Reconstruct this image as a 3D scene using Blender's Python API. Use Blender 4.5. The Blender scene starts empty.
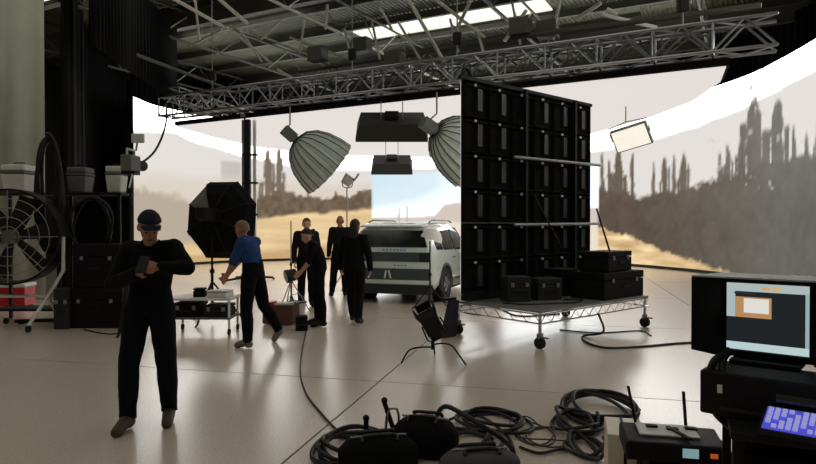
import bpy, bmesh, math, random
import numpy as np
from mathutils import Vector, Matrix, noise as mnoise

# ------------------------------------------------------------------ camera, world, exposure
random.seed(7)
scene = bpy.context.scene
COL = scene.collection
FPX = 628.0
PITCH = math.atan(7 / FPX)
CAMZ = 1.6
cam_d = bpy.data.cameras.new('camera')
cam_d.sensor_width = 36.0
cam_d.lens = FPX / 816 * 36.0
cam_d.clip_end = 200
cam = bpy.data.objects.new('camera', cam_d)
cam.location = (0, 0, CAMZ)
cam.rotation_euler = (math.pi / 2 - PITCH, 0, 0)
COL.objects.link(cam)
scene.camera = cam

world = bpy.data.worlds.new('world')
scene.world = world
world.use_nodes = True
world.node_tree.nodes['Background'].inputs[0].default_value = (0.02, 0.022, 0.022, 1)
world.node_tree.nodes['Background'].inputs[1].default_value = 0.3

vs = scene.view_settings
vs.view_transform = 'Standard'
vs.look = 'None'
vs.exposure = 0.8
vs.gamma = 1.0
vs.use_curve_mapping = False

SCREEN_GAIN = 0.565          # brightness of the LED wall
SKY_BOOST = 9.5            # how far the clear sky of the picture exceeds plain white
CEIL_GAIN = 0.56            # brightness of the LED ceiling
SKYLIGHT_GAIN = 0.95       # glow of the roof lights, added fill rows included


def at(px, py, d):
    """a point of the stage seen at that direction, d metres ahead of the lens"""
    return Vector(((px - 408) / FPX * d, d, CAMZ - (py - 225) / FPX * d))


# ------------------------------------------------------------------ materials
def srgb(r, g, b):
    f = lambda c: (c / 255 / 12.92) if c / 255 <= 0.04045 else ((c / 255 + 0.055) / 1.055) ** 2.4
    return (f(r), f(g), f(b))


MATS = {}


def mat(name, col, rough=0.6, metal=0.0, var=0.15, scale=8.0, bump=0.0, spec=0.5, emit=None, gain=1.0, coat=0.0, trans=0.0, rvar=0.1):
    if name in MATS:
        return MATS[name]
    m = bpy.data.materials.new(name)
    m.use_nodes = True
    nt = m.node_tree
    b = nt.nodes['Principled BSDF']
    b.inputs['Metallic'].default_value = metal
    b.inputs['Specular IOR Level'].default_value = spec
    b.inputs['Coat Weight'].default_value = coat
    b.inputs['Transmission Weight'].default_value = trans
    tc = nt.nodes.new('ShaderNodeTexCoord')
    nz = nt.nodes.new('ShaderNodeTexNoise')
    nz.inputs['Scale'].default_value = scale
    nz.inputs['Detail'].default_value = 4
    nt.links.new(tc.outputs['Object'], nz.inputs['Vector'])
    mx = nt.nodes.new('ShaderNodeMixRGB')
    mx.inputs[1].default_value = (*[c * (1 - var) for c in col], 1)
    mx.inputs[2].default_value = (*[min(1, c * (1 + var)) for c in col], 1)
    nt.links.new(nz.outputs['Fac'], mx.inputs[0])
    nt.links.new(mx.outputs[0], b.inputs['Base Color'])
    mr = nt.nodes.new('ShaderNodeMapRange')
    mr.inputs['To Min'].default_value = max(0.02, rough - rvar)
    mr.inputs['To Max'].default_value = min(1, rough + rvar)
    nt.links.new(nz.outputs['Fac'], mr.inputs['Value'])
    nt.links.new(mr.outputs[0], b.inputs['Roughness'])
    if bump:
        bp = nt.nodes.new('ShaderNodeBump')
        bp.inputs['Strength'].default_value = bump
        bp.inputs['Distance'].default_value = 0.02
        nt.links.new(nz.outputs['Fac'], bp.inputs['Height'])
        nt.links.new(bp.outputs[0], b.inputs['Normal'])
    if emit:
        b.inputs['Emission Color'].default_value = (*emit, 1)
        b.inputs['Emission Strength'].default_value = gain
    MATS[name] = m
    return m


def floor_mat():
    m = bpy.data.materials.new('sealed_concrete')
    m.use_nodes = True
    nt = m.node_tree
    N, L = nt.nodes, nt.links
    b = N['Principled BSDF']
    tc = N.new('ShaderNodeNewGeometry')
    n1 = N.new('ShaderNodeTexNoise'); n1.inputs['Scale'].default_value = 0.35; n1.inputs['Detail'].default_value = 5
    n2 = N.new('ShaderNodeTexNoise'); n2.inputs['Scale'].default_value = 6.0; n2.inputs['Detail'].default_value = 6
    n3 = N.new('ShaderNodeTexNoise'); n3.inputs['Scale'].default_value = 90.0; n3.inputs['Detail'].default_value = 2
    for n in (n1, n2, n3):
        L.new(tc.outputs['Position'], n.inputs['Vector'])
    r1 = N.new('ShaderNodeValToRGB')
    r1.color_ramp.elements[0].position = 0.3; r1.color_ramp.elements[0].color = (0.87, 0.735, 0.62, 1)
    r1.color_ramp.elements[1].position = 0.7; r1.color_ramp.elements[1].color = (0.92, 0.80, 0.69, 1)
    L.new(n1.outputs['Fac'], r1.inputs[0])
    mx = N.new('ShaderNodeMixRGB'); mx.blend_type = 'MULTIPLY'; mx.inputs[0].default_value = 0.18
    L.new(r1.outputs[0], mx.inputs[1]); L.new(n2.outputs['Color'], mx.inputs[2])
    r2 = N.new('ShaderNodeValToRGB')
    r2.color_ramp.elements[0].color = (0.75, 0.75, 0.75, 1)
    L.new(n2.outputs['Fac'], r2.inputs[0]); L.new(r2.outputs[0], mx.inputs[2])
    L.new(mx.outputs[0], b.inputs['Base Color'])
    mr = N.new('ShaderNodeMapRange'); mr.inputs['To Min'].default_value = 0.20; mr.inputs['To Max'].default_value = 0.36
    L.new(n3.outputs['Fac'], mr.inputs['Value']); L.new(mr.outputs[0], b.inputs['Roughness'])
    b.inputs['Specular IOR Level'].default_value = 0.6
    b.inputs['Coat Weight'].default_value = 1.0
    b.inputs['Coat IOR'].default_value = 1.85
    b.inputs['Coat Roughness'].default_value = 0.27
    bp = N.new('ShaderNodeBump'); bp.inputs['Strength'].default_value = 0.05; bp.inputs['Distance'].default_value = 0.01
    L.new(n3.outputs['Fac'], bp.inputs['Height']); L.new(bp.outputs[0], b.inputs['Normal'])
    return m


M_FLOOR = floor_mat()
M_JOINT = mat('joint_filler', srgb(60, 55, 50), 0.9)
M_BLACK = mat('black_paint', srgb(18, 18, 19), 0.6, spec=0.3)
M_BLACKM = mat('matt_black', srgb(13, 13, 14), 0.9, spec=0.2)
M_GLOSSB = mat('black_gloss', srgb(14, 14, 16), 0.25)
M_DRAPE = mat('black_drape', srgb(17, 17, 18), 0.95, spec=0.1)
M_GREYD = mat('grey_drape', srgb(186, 190, 174), 0.9, spec=0.1, scale=2)
M_ALU = mat('aluminium', srgb(150, 152, 156), 0.35, 0.9, rvar=0.1)
M_STEEL = mat('dull_steel', srgb(150, 152, 150), 0.5, 0.7)
M_CHROME = mat('chrome', srgb(220, 220, 222), 0.15, 1.0)
M_ROOF = mat('roof_deck', srgb(112, 117, 100), 0.7, 0.0, scale=1.0)
M_BEAM = mat('roof_steel', srgb(92, 92, 84), 0.7, 0.0)
M_ROD = mat('pale_rod', srgb(196, 194, 182), 0.6)
M_HALL = mat('hall_sheet', srgb(74, 76, 74), 0.8)
M_SKYL = mat('roof_light_fill', srgb(190, 196, 170), 0.6, emit=srgb(198, 194, 184), gain=SKYLIGHT_GAIN)
M_SILVER = mat('silver_fabric', srgb(196, 206, 199), 0.5, 0.1)
M_SOFT = mat('softbox_cloth', srgb(44, 46, 41), 0.8)
M_GREY = mat('grey_plastic', srgb(98, 100, 98), 0.6)
M_PALE = mat('pale_plastic', srgb(205, 205, 200), 0.5)
M_WHITE = mat('white_plastic', srgb(228, 226, 220), 0.5)
M_RUB = mat('rubber_cable', srgb(13, 13, 14), 0.5, bump=0.05)
M_RUB2 = mat('grey_cable', srgb(58, 58, 58), 0.5)
M_RED = mat('red_paint', srgb(190, 24, 34), 0.4)
M_WOOD = mat('brown_wood', srgb(96, 62, 44), 0.6, scale=20)
M_SKIN = mat('skin', srgb(176, 124, 98), 0.55, var=0.08)
M_SKIN2 = mat('skin_fair', srgb(205, 160, 135), 0.55, var=0.08)
M_GLASS = mat('dark_glass', srgb(20, 26, 26), 0.08, spec=0.8)
M_CARB = mat('car_paint', srgb(212, 224, 216), 0.3, 0.0, var=0.02, coat=0.8)
M_CARD = mat('car_black', srgb(34, 40, 40), 0.35)
M_CARG = mat('car_grey', srgb(66, 76, 74), 0.4)
M_TYRE = mat('tyre', srgb(26, 26, 26), 0.85)
M_LAMPR = mat('tail_lamp', srgb(90, 20, 22), 0.2)
M_BLUEC = mat('blue_mark', srgb(60, 80, 190), 0.4)


# ------------------------------------------------------------------ mesh helpers
class MB:
    """collects shapes that end up as one mesh"""

    def __init__(s):
        s.v, s.f = [], []

    def add(s, vs_, fs):
        o = len(s.v)
        s.v += [tuple(v) for v in vs_]
        s.f += [tuple(i + o for i in f) for f in fs]
        return s

    def box(s, c, size, rot=None):
        c = Vector(c); h = Vector(size) / 2
        P = [Vector((x, y, z)) for x in (-h.x, h.x) for y in (-h.y, h.y) for z in (-h.z, h.z)]
        if rot is not None:
            P = [rot @ p for p in P]
        return s.add([c + p for p in P], [(0, 1, 3, 2), (4, 6, 7, 5), (0, 4, 5, 1), (2, 3, 7, 6), (0, 2, 6, 4), (1, 5, 7, 3)])

    def loft(s, rings, caps=True, closed=False):
        n = len(rings[0]); V = [p for r in rings for p in r]; F = []
        m = len(rings)
        for i in range(m if closed else m - 1):
            for k in range(n):
                a, b = i * n + k, i * n + (k + 1) % n
                j = ((i + 1) % m) * n
                F.append((a, b, j + (k + 1) % n, j + k))
        if caps and not closed:
            F.append(tuple(reversed(range(n)))); F.append(tuple(range((m - 1) * n, m * n)))
        return s.add(V, F)

    def tube(s, pts, r, n=8, closed=False):
        pts = [Vector(p) for p in pts]
        m = len(pts)
        rr = r if isinstance(r, (list, tuple)) else [r] * m
        rings = []; up = None
        for i in range(m):
            if closed:
                t = pts[(i + 1) % m] - pts[i - 1]
            else:
                t = pts[min(i + 1, m - 1)] - pts[max(i - 1, 0)]
            t = t.normalized() if t.length > 1e-9 else Vector((0, 0, 1))
            if up is None:
                up = t.orthogonal().normalized()
            else:
                up = up - t * up.dot(t)
                up = up.normalized() if up.length > 1e-6 else t.orthogonal().normalized()
            w = t.cross(up)
            rings.append([pts[i] + (up * math.cos(a) + w * math.sin(a)) * rr[i] for a in [2 * math.pi * k / n for k in range(n)]])
        return s.loft(rings, True, closed)

    def cyl(s, a, b, r0, r1=None, n=16):
        return s.tube([a, b], [r0, r0 if r1 is None else r1], n)

    def ell(s, c, rad, rot=None, n=14, m=9):
        c = Vector(c); rings = []
        for i in range(m + 1):
            ph = math.pi * (i + 0.02) / (m + 0.04)
            ring = []
            for k in range(n):
                a = 2 * math.pi * k / n
                p = Vector((rad[0] * math.sin(ph) * math.cos(a), rad[1] * math.sin(ph) * math.sin(a), rad[2] * math.cos(ph)))
                ring.append(c + (rot @ p if rot is not None else p))
            rings.append(ring)
        return s.loft(rings)

    def prism(s, poly, z0, z1, M=None):
        n = len(poly)
        V = [Vector((p[0], p[1], z)) for z in (z0, z1) for p in poly]
        if M is not None:
            V = [M @ v for v in V]
        F = [tuple(reversed(range(n))), tuple(range(n, 2 * n))]
        F += [(k, (k + 1) % n, n + (k + 1) % n, n + k) for k in range(n)]
        return s.add(V, F)

    def lathe(s, prof, n=24, M=None):
        """prof: (r, z) list, about z"""
        rings = []
        for r, z in prof:
            ring = [Vector((r * math.cos(2 * math.pi * k / n), r * math.sin(2 * math.pi * k / n), z)) for k in range(n)]
            rings.append([M @ p for p in ring] if M is not None else ring)
        return s.loft(rings, True)

    def mesh(s, name, material, smooth=False, angle=0.7):
        me = bpy.data.meshes.new(name)
        me.from_pydata(s.v, [], s.f)
        me.update()
        bm = bmesh.new(); bm.from_mesh(me)
        bmesh.ops.recalc_face_normals(bm, faces=bm.faces)
        if smooth:
            for f in bm.faces:
                f.smooth = True
            for e in bm.edges:
                if len(e.link_faces) == 2 and e.calc_face_angle(0) > angle:
                    e.smooth = False
        bm.to_mesh(me); bm.free()
        if material:
            me.materials.append(material)
        return me

    def build(s, name, material, parent=None, smooth=False, bevel=0.0, loc=None):
        o = bpy.data.objects.new(name, s.mesh(name, material, smooth))
        COL.objects.link(o)
        if parent is not None:
            o.parent = parent
        if loc is not None:
            o.location = loc
        if bevel:
            b = o.modifiers.new('bevel', 'BEVEL'); b.width = bevel; b.segments = 2; b.limit_method = 'ANGLE'
        return o


def tag(o, label=None, cat=None, group=None, kind=None):
    for k, v in (('label', label), ('category', cat), ('group', group), ('kind', kind)):
        if v:
            o[k] = v
    return o


def empty(name, loc, label, cat, group=None, rz=0.0):
    o = bpy.data.objects.new(name, None)
    COL.objects.link(o)
    o.location = loc
    o.rotation_euler = (0, 0, rz)
    o.empty_display_size = 0.1
    return tag(o, label, cat, group)


def inst(name, me, parent, loc=(0, 0, 0), M=None, label=None):
    o = bpy.data.objects.new(name, me)
    COL.objects.link(o)
    o.parent = parent
    if M is not None:
        o.matrix_local = M
    else:
        o.location = loc
    if label:
        o['label'] = label
    return o


def align(a, b):
    """matrix taking the unit +z segment to a -> b direction, origin at a (no scaling)"""
    a, b = Vector(a), Vector(b)
    q = Vector((0, 0, 1)).rotation_difference((b - a).normalized())
    return Matrix.Translation(a) @ q.to_matrix().to_4x4()


def rod(name, a, b, r, material, parent, n=8, smooth=True):
    return MB().cyl(a, b, r, n=n).build(name, material, parent, smooth)


def catmull(P, n=10, closed=False):
    P = [Vector(p) for p in P]
    Q = ([P[-1]] + P + P[:2]) if closed else ([P[0] * 2 - P[1]] + P + [P[-1] * 2 - P[-2]])
    out = []
    for i in range(1, len(Q) - 2):
        a, b, c, d = Q[i - 1:i + 3]
        for k in range(n):
            t = k / n
            out.append(0.5 * ((2 * b) + (c - a) * t + (2 * a - 5 * b + 4 * c - d) * t * t + (3 * b - a - 3 * c + d) * t ** 3))
    if not closed:
        out.append(P[-1])
    return out


def Rz(a):
    return Matrix.Rotation(a, 4, 'Z')


# ------------------------------------------------------------------ the hall shell
HA = math.radians(-28)
E1 = Vector((math.cos(HA), math.sin(HA), 0))
E2 = Vector((-math.sin(HA), math.cos(HA), 0))
HO = Vector((0, 15.2, 0))
A0, A1, B0, B1 = -20.0, 16.0, -22.0, 20.0
ROOFZ = 8.7


def H(a, b, z=0.0):
    return HO + E1 * a + E2 * b + Vector((0, 0, z))


HM = Matrix.Translation(HO) @ Rz(HA)      # hall frame -> world

# floor: saw-cut concrete slabs over a joint bed
floor = MB().prism([H(A0, B0).xy, H(A1, B0).xy, H(A1, B1).xy, H(A0, B1).xy], -0.10, -0.012).build('floor', M_JOINT)
tag(floor, 'glossy beige sealed concrete stage floor cut into large slabs', 'floor', kind='structure')
FA = math.radians(-14); SL = 4.24; J = 0.009
F1 = Vector((math.cos(FA), math.sin(FA))); F2 = Vector((-math.sin(FA), math.cos(FA)))
FO = Vector((-0.036, 7.44)); FO = FO + F2 * (((Vector((0, 6.33)) - FO).dot(F2)))
hall_poly = [H(A0, B0).xy, H(A1, B0).xy, H(A1, B1).xy, H(A0, B1).xy]


def clip(poly, conv):
    out = poly
    for i in range(len(conv)):
        a, b = conv[i], conv[(i + 1) % len(conv)]
        n = Vector((-(b - a).y, (b - a).x))
        res = []
        for k in range(len(out)):
            p, q = out[k], out[(k + 1) % len(out)]
            dp, dq = (p - a).dot(n), (q - a).dot(n)
            if dp >= 0:
                res.append(p)
            if dp * dq < 0:
                res.append(p + (q - p) * (dp / (dp - dq)))
        out = res
        if not out:
            return []
    return out


slab_me = None
for i in range(-9, 9):
    for j in range(-7, 9):
        c0 = FO + F1 * (i * SL) + F2 * (j * SL)
        poly = [c0 + F1 * x + F2 * y for x, y in ((J, J), (SL - J, J), (SL - J, SL - J), (J, SL - J))]
        cp = clip(poly, hall_poly)
        if len(cp) < 3:
            continue
        area = abs(sum(cp[k].x * cp[(k + 1) % len(cp)].y - cp[(k + 1) % len(cp)].x * cp[k].y for k in range(len(cp)))) / 2
        if area < 0.05:
            continue
        MB().prism(cp, -0.012, 0.0).build('slab', M_FLOOR, floor)

# hall walls
def hall_wall(name, a0, b0, a1, b1, label):
    mb = MB()
    p, q = H(a0, b0), H(a1, b1)
    t = (q - p).normalized(); n = Vector((-t.y, t.x, 0))
    mb.prism([(p).xy, (q).xy, (q + n * 0.2).xy, (p + n * 0.2).xy], -0.1, ROOFZ + 0.6)
    return tag(mb.build(name, M_HALL), label, 'wall', kind='structure')


hall_wall('wall_left', A0, B0, A0, B1, 'dark sheet metal hall wall left of the stage')
hall_wall('wall_back', A0, B1, A1, B1, 'dark hall wall behind the black drapes')
hall_wall('wall_right', A1, B1, A1, B0, 'dark hall wall on the right behind the screen')
hall_wall('wall_front', A1, B0, A0, B0, 'dark hall wall behind the camera')

# roof: ribbed deck panels, beams, joists
roof = MB().prism(hall_poly, ROOFZ + 0.12, ROOFZ + 0.3).build('ceiling', M_ROOF)
tag(roof, 'high industrial roof of ribbed panels on exposed steel beams', 'ceiling', kind='structure')
PA, PB = 1.8, 2.1
prof = []
nr = 12
for k in range(nr):
    x = -PA / 2 + 0.01 + (PA - 0.02) * k / nr
    w = (PA - 0.02) / nr
    prof += [(x, 0.0), (x + w * 0.35, 0.0), (x + w * 0.5, -0.05), (x + w * 0.85, -0.05)]
prof.append((PA / 2 - 0.01, 0.0))
pm = MB()
V = []; Fq = []
for k, (x, z) in enumerate(prof):
    V += [(x, -PB / 2 + 0.02, z), (x, PB / 2 - 0.02, z)]
    if k:
        Fq.append((2 * k - 2, 2 * k, 2 * k + 1, 2 * k - 1))
pm.add(V, Fq)
panel_me = pm.mesh('roof_panel', M_ROOF)
sky_me = MB().box((0, 0, -0.03), (PA - 0.08, PB - 0.3, 0.05)).mesh('roof_light_fill', M_SKYL)
na, nb = int((A1 - A0) / PA), int((B1 - B0) / PB)
SKY_ROWS = {}
p1 = HM.inverted() @ Vector((at(380, 27, (ROOFZ - CAMZ) * FPX / (225 - 27))))
row1 = int((p1.y - B0) / PB)
for i in range(na):
    for j in range(nb):
        a = A0 + (i + 0.5) * PA; b = B0 + (j + 0.5) * PB
        w = H(a, b)
        Mx = Matrix.Translation(H(a, b, ROOFZ + 0.06)) @ Rz(HA)
        u = i * PA
        sky = (j == row1 and 2.2 < a - p1.x + 3.6 < 9.5) or (j == row1 - 2 and -7 < a - p1.x < -1) or (j <= row1 - 4 and (row1 - j) % 2 == 0 and i % 5 != 0)  # seen patches, then unseen full rows overhead added to brighten the floor
        inst('roof_light_fill' if sky else 'roof_panel', sky_me if sky else panel_me, roof, M=Mx)


def ibeam(p, q, h, w, t=0.02):
    """one connected I section from p to q (world), hanging under p/q"""
    p, q = Vector(p), Vector(q)
    d = (q - p).normalized(); s_ = Vector((-d.y, d.x, 0)).normalized()
    sec = [(-w / 2, 0), (w / 2, 0), (w / 2, -t), (t / 2, -t), (t / 2, -h + t), (w / 2, -h + t), (w / 2, -h), (-w / 2, -h), (-w / 2, -h + t), (-t / 2, -h + t), (-t / 2, -t), (-w / 2, -t)]
    return MB().loft([[e + s_ * x + Vector((0, 0, z)) for x, z in sec] for e in (p, q)])


for j in range(8, nb + 1):                 # purlins along the stage
    b = B0 + j * PB
    ibeam(H(A0, b, ROOFZ), H(A1, b, ROOFZ), 0.24, 0.14).build('purlin', M_BEAM, roof)
for b in (-7.3, 1.1, 9.5):                 # deep girders
    ibeam(H(A0, b, ROOFZ - 0.24), H(A1, b, ROOFZ - 0.24), 0.55, 0.24, 0.03).build('girder', M_BEAM, roof)

# open web joists across the hall
J_H = 0.95
for ja in (-13.5, -8.6, -3.7, 1.2, 6.1, 11.0):
    top, bot = ROOFZ - 0.30, ROOFZ - 0.30 - J_H
    b0_, b1_ = -11.0, 16.0
    jo = rod('joist_chord', H(ja, b0_, top), H(ja, b1_, top), 0.04, M_BEAM, roof)
    rod('joist_chord', H(ja, b0_, bot), H(ja, b1_, bot), 0.045, M_ROD if ja == -3.7 else M_BEAM, roof)
    n = 22
    for k in range(n):
        s0 = b0_ + (b1_ - b0_) * k / n; s1 = b0_ + (b1_ - b0_) * (k + 1) / n
        z0, z1 = (top, bot) if k % 2 == 0 else (bot, top)
        rod('joist_web', H(ja, s0, z0), H(ja, s1, z1), 0.022, M_ROD if k % 4 == 1 else M_BEAM, roof, 6)

# loose bracing rods and conduits under the roof
BR = [((222, 30), 20, (190, 47), 20.5), ((240, 30), 18, (262, 62), 19), ((250, 32), 18, (300, 52), 18.6), ((290, 38), 18.5, (350, 60), 18.4),
      ((278, 70), 18, (314, 91), 17.4), ((405, -6), 15, (446, 66), 15.8), ((425, -8), 15, (484, 38), 16), ((476, 28), 16, (483, 52), 15.6),
      ((526, 11), 15.5, (504, 42), 15.6), ((450, 20), 17, (458, 52), 16.5), ((512, 5), 17, (520, 45), 16.6), ((560, -5), 15, (552, 40), 15.5),
      ((328, 5), 17, (326, 30), 17), ((345, 30), 17.5, (352, 62), 17.2), ((372, 22), 18, (380, 60), 17), ((196, 2), 16, (200, 40), 17),
      ((600, 15), 14, (655, 28), 15), ((606, 10), 13, (617, 15), 13), ((168, -4), 15, (225, 28), 17), ((228, 28), 17, (272, 64), 18.5), ((262, 40), 18, (282, 20), 17.5), ((300, 52), 18.6, (330, 64), 18.8), ((305, 20), 17, (300, 54), 17.6), ((380, 8), 16, (392, 30), 16.5), ((398, 22), 16.5, (420, 60), 17), ((215, -4), 15, (248, 24), 16), ((470, 2), 15, (452, 40), 16), ((650, 10), 14, (690, 2), 13.5), ((575, 20), 15, (600, 4), 14.5)]
for (p, d0, q, d1) in BR:
    rod('brace_rod', at(*p, d0), at(*q, d1), 0.035 if d0 > 15.9 else 0.045, M_ROD, roof, 8)
for (p, d0, q, d1, r) in [((300, 72), 19, (620, 22), 14.5, 0.06), ((330, 66), 19.5, (640, 14), 15, 0.05), ((440, 48), 17, (760, 6), 12.5, 0.06), ((110, 45), 16, (230, 90), 20, 0.05)]:
    rod('conduit', at(*p, d0), at(*q, d1), r, M_BEAM, roof)
for k, (px, py, d) in enumerate([(318, 55, 18), (362, 46, 18), (395, 60, 17), (520, 28, 15.5), (547, 30, 15.5)]):
    c = at(px, py, d)
    MB().box(c, (0.5, 0.35, 0.4), Matrix.Rotation(HA, 3, 'Z')).build('junction_box', M_BEAM, roof, bevel=0.02)


# ------------------------------------------------------------------ drapes
def drape(name, path, z0, z1, material, fold=0.16, amp=0.06, jit=0.0):
    P = catmull([(x, y, 0) for x, y in path], 40)
    S = [0.0]
    for i in range(1, len(P)):
        S.append(S[-1] + (P[i] - P[i - 1]).length)
    n = int(S[-1] / (fold / 4))
    top, bot = [], []
    k = 0
    for i in range(n + 1):
        s_ = S[-1] * i / n
        while k < len(S) - 2 and S[k + 1] < s_:
            k += 1
        t = (s_ - S[k]) / max(1e-6, S[k + 1] - S[k])
        p = P[k].lerp(P[k + 1], t); d = (P[k + 1] - P[k]).normalized(); nn = Vector((-d.y, d.x, 0))
        ph = 2 * math.pi * s_ / fold + 1.5 * math.sin(s_ * 0.9) + jit * math.sin(s_ * 3.1)
        am = amp * (0.7 + 0.5 * math.sin(s_ * 1.7 + 0.6))
        off = math.sin(ph) * am
        bot.append(p + nn * off * 1.15 + Vector((0, 0, z0))); top.append(p + nn * off * 0.85 + Vector((0, 0, z1)))
    mb = MB()
    V = [v for pr in zip(bot, top) for v in pr]
    mb.add(V, [(2 * i, 2 * i + 2, 2 * i + 3, 2 * i + 1) for i in range(n)])
    o = mb.build(name, material, smooth=True)
    so = o.modifiers.new('cloth', 'SOLIDIFY'); so.thickness = 0.012
    return o


tag(drape('drape', [(-9.6, 12.9), (-8.2, 13.35), (-7.75, 13.45)], 0.0, 8.2, M_GREYD, 0.55, 0.13), 'tall pale grey pleated curtain at the left edge of the stage', 'curtain')
tag(drape('drape', [(-7.5, 13.75), (-8.55, 16.2), (-9.8, 19.0), (-11.0, 21.6), (-10.9, 24.3)], 0.0, 8.2, M_DRAPE, 0.22, 0.07), 'tall black drape hanging between the grey curtain and the left end of the screen', 'curtain')
tag(drape('drape', [(-10.8, 24.5), (-8.9, 28.3), (-5.0, 30.7), (-0.4, 31.4), (3.4, 31.1), (7.0, 29.6), (9.8, 26.6), (11.3, 23.2), (12.0, 19.3), (11.9, 16.8), (11.3, 13.8), (10.4, 10.8), (9.2, 8.0), (7.5, 5.3)], 0.0, 8.2, M_DRAPE, 0.3, 0.07),
    'long black sheet added in a curve behind the big screen to darken above it', 'curtain')  # added sheet, makes the dark void above the screen black

tag(drape('drape', [(-7.0, 13.9), (-7.2, 16.5), (-7.45, 20.3)], 5.55, 7.9, M_DRAPE, 0.22, 0.06), 'short black cloth added to darken the roof above the left end of the screen', 'curtain')  # added cloth, stands in for the dark under the roof

# ------------------------------------------------------------------ LED wall with its picture
WP = catmull([(x, y, 0) for x, y in [(-9.6, 22.0), (-9.3, 24.0), (-7.4, 26.9), (-4.2, 28.8), (-0.5, 29.5), (2.8, 29.2), (5.8, 27.9), (8.0, 25.6), (9.4, 22.5), (10.1, 19.3), (10.05, 17), (9.65, 14.3), (9.0, 11.6), (7.9, 8.8), (6.4, 6.3)]], 40)
WS = 0.42 + np.r_[0, np.cumsum([(WP[i + 1] - WP[i]).length for i in range(len(WP) - 1)])]
WXY = np.array([(p.x, p.y) for p in WP])
WZ0, WZ1 = 0.10, 6.08


def screen_picture(s, z):
    """the desert scene shown on the screen: s metres along the wall, z metres up; arrays in, sRGB 0-255 out"""
    s = s + 0.0; z = z + 0.0
    shp = s.shape
    rng = np.random.RandomState(3)

    def fbm(x, y, sc, oct_=4):
        out = np.zeros(shp); amp = 1.0; tot = 0
        for o in range(oct_):
            gx, gy = x * sc, y * sc
            tab = rng.rand(257, 257)
            xi = np.floor(gx).astype(int); yi = np.floor(gy).astype(int)
            fx, fy = gx - xi, gy - yi
            fx = fx * fx * (3 - 2 * fx); fy = fy * fy * (3 - 2 * fy)
            g = lambda a, b: tab[a % 257, b % 257]
            out += amp * ((g(xi, yi) * (1 - fx) + g(xi + 1, yi) * fx) * (1 - fy) + (g(xi, yi + 1) * (1 - fx) + g(xi + 1, yi + 1) * fx) * fy)
            tot += amp; amp *= 0.5; sc = sc * 2
        return out / tot - 0.5

    def mix(c, col, m):
        m = np.clip(m, 0, 1)[..., None]
        return c * (1 - m) + np.array(col, float) * m if not isinstance(col, np.ndarray) else c * (1 - m) + col * m

    def below(pts, soft, wob):
        y = np.interp(s, [p[0] for p in pts], [p[1] for p in pts]) + wob
        return np.clip((y - z) / soft + 0.5, 0, 1)

    n1 = fbm(s, z, 0.5); n2 = fbm(s, z, 1.6); n3 = fbm(s, z, 5.0)
    c = np.zeros(shp + (3,)); c[:] = (244, 244, 241)
    # far haze slopes, paler than the sky
    hz = below([(0, 4.9), (3, 5.2), (6.2, 4.6), (9, 4.2), (12.2, 4.2), (21, 4.5), (23, 4.67), (25.1, 4.72), (27.7, 4.92), (30.9, 5.25), (34.2, 5.43), (38, 5.6)], 0.25, n1 * 0.3)
    c = mix(c, (229, 224, 220), hz)
    # grey block of distant rock at the left, hazy tan plain
    rock = np.clip((0.55 - np.abs(s - 5.75)) / 0.15, 0, 1) * np.clip((4.35 - z) / 0.1, 0, 1) * np.clip((z - 3.4) / 0.1, 0, 1)
    c = mix(c, (200, 194, 188), rock)
    c = mix(c, (222, 212, 197), below([(0, 3.3), (3, 3.5), (6.2, 3.6), (12, 3.5), (23, 3.3), (38, 3.0)], 0.5, n1 * 0.4) * (s < 22.9))
    c = mix(c, (176, 162, 144), below([(0, 2.9), (2.4, 2.7), (4, 2.5), (6.5, 2.6), (7, 1.0), (38, -3)], 0.3, n2 * 0.7) * 0.8)

    def tree(col, s0, w, top, base, arms=True, soft=0.06, k=0):
        nonlocal c
        r = np.random.RandomState(int(s0 * 100) % 9999)
        ww = w / 2 * (0.85 + 0.12 * np.sin(z * 3 + s0 * 7)) + n3 * 0.30 * min(w, 0.6)
        ww = ww * np.clip((top - z) / 0.9 + 0.3, 0.3, 1)
        m = np.clip((ww - np.abs(s - s0 - n2 * 0.12)) / soft + 0.5, 0, 1) * np.clip((top + n3 * 0.3 - z) / 0.15, 0, 1) * (z > base)
        if arms and w > 0.3:
            for sg in (-1, 1):
                off = s0 + sg * (w * 0.62); tz = top - (0.25 + 0.5 * r.rand()) * (top - base) * 0.7
                m = np.maximum(m, np.clip((w * 0.16 + n3 * 0.1 - np.abs(s - off)) / soft + 0.5, 0, 1) * np.clip((tz - z) / 0.15, 0, 1) * (z > base))
        c = mix(c, col, m * 0.95)
        return m

    # left thicket with two tall cacti
    bandL = below([(6.3, 0), (6.7, 2.7), (7.3, 2.9), (8.5, 3.05), (9.8, 2.85), (11.2, 3.05), (12.3, 3.1), (12.31, -1)], 0.12, n2 * 0.8 + n3 * 0.3)
    for s0, w, t in [(7.45, 0.40, 5.01), (7.96, 0.36, 4.99), (7.08, 0.18, 3.5), (9.3, 0.2, 3.4), (10.6, 0.2, 3.3)]:
        tree((118, 106, 92), s0, w, t, 2.2)
    cl = np.zeros(shp + (3,)); cl[:] = (112, 96, 78); cl += (n3 * 50)[..., None]
    c = mix(c, cl, bandL)
    sandL = below([(4.5, 0.9), (6.5, 1.7), (6.9, 1.9), (8.5, 2.05), (10.3, 2.2), (12.3, 2.35), (12.31, -1)], 0.15, n2 * 0.25)
    sc = np.zeros(shp + (3,)); sc[:] = (232, 202, 154); sc += (fbm(s * 0.4, z * 3, 1.5) * 45)[..., None]
    c = mix(c, sc, sandL)
    shade = below([(6.5, 0.4), (9, 0.5), (12.3, 0.9), (12.31, -1)], 0.25, n2 * 0.3)
    c = mix(c, (188, 152, 104), shade * 0.7)

    # right thicket, brown turning to grey
    dark = np.zeros(shp + (3,))
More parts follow.
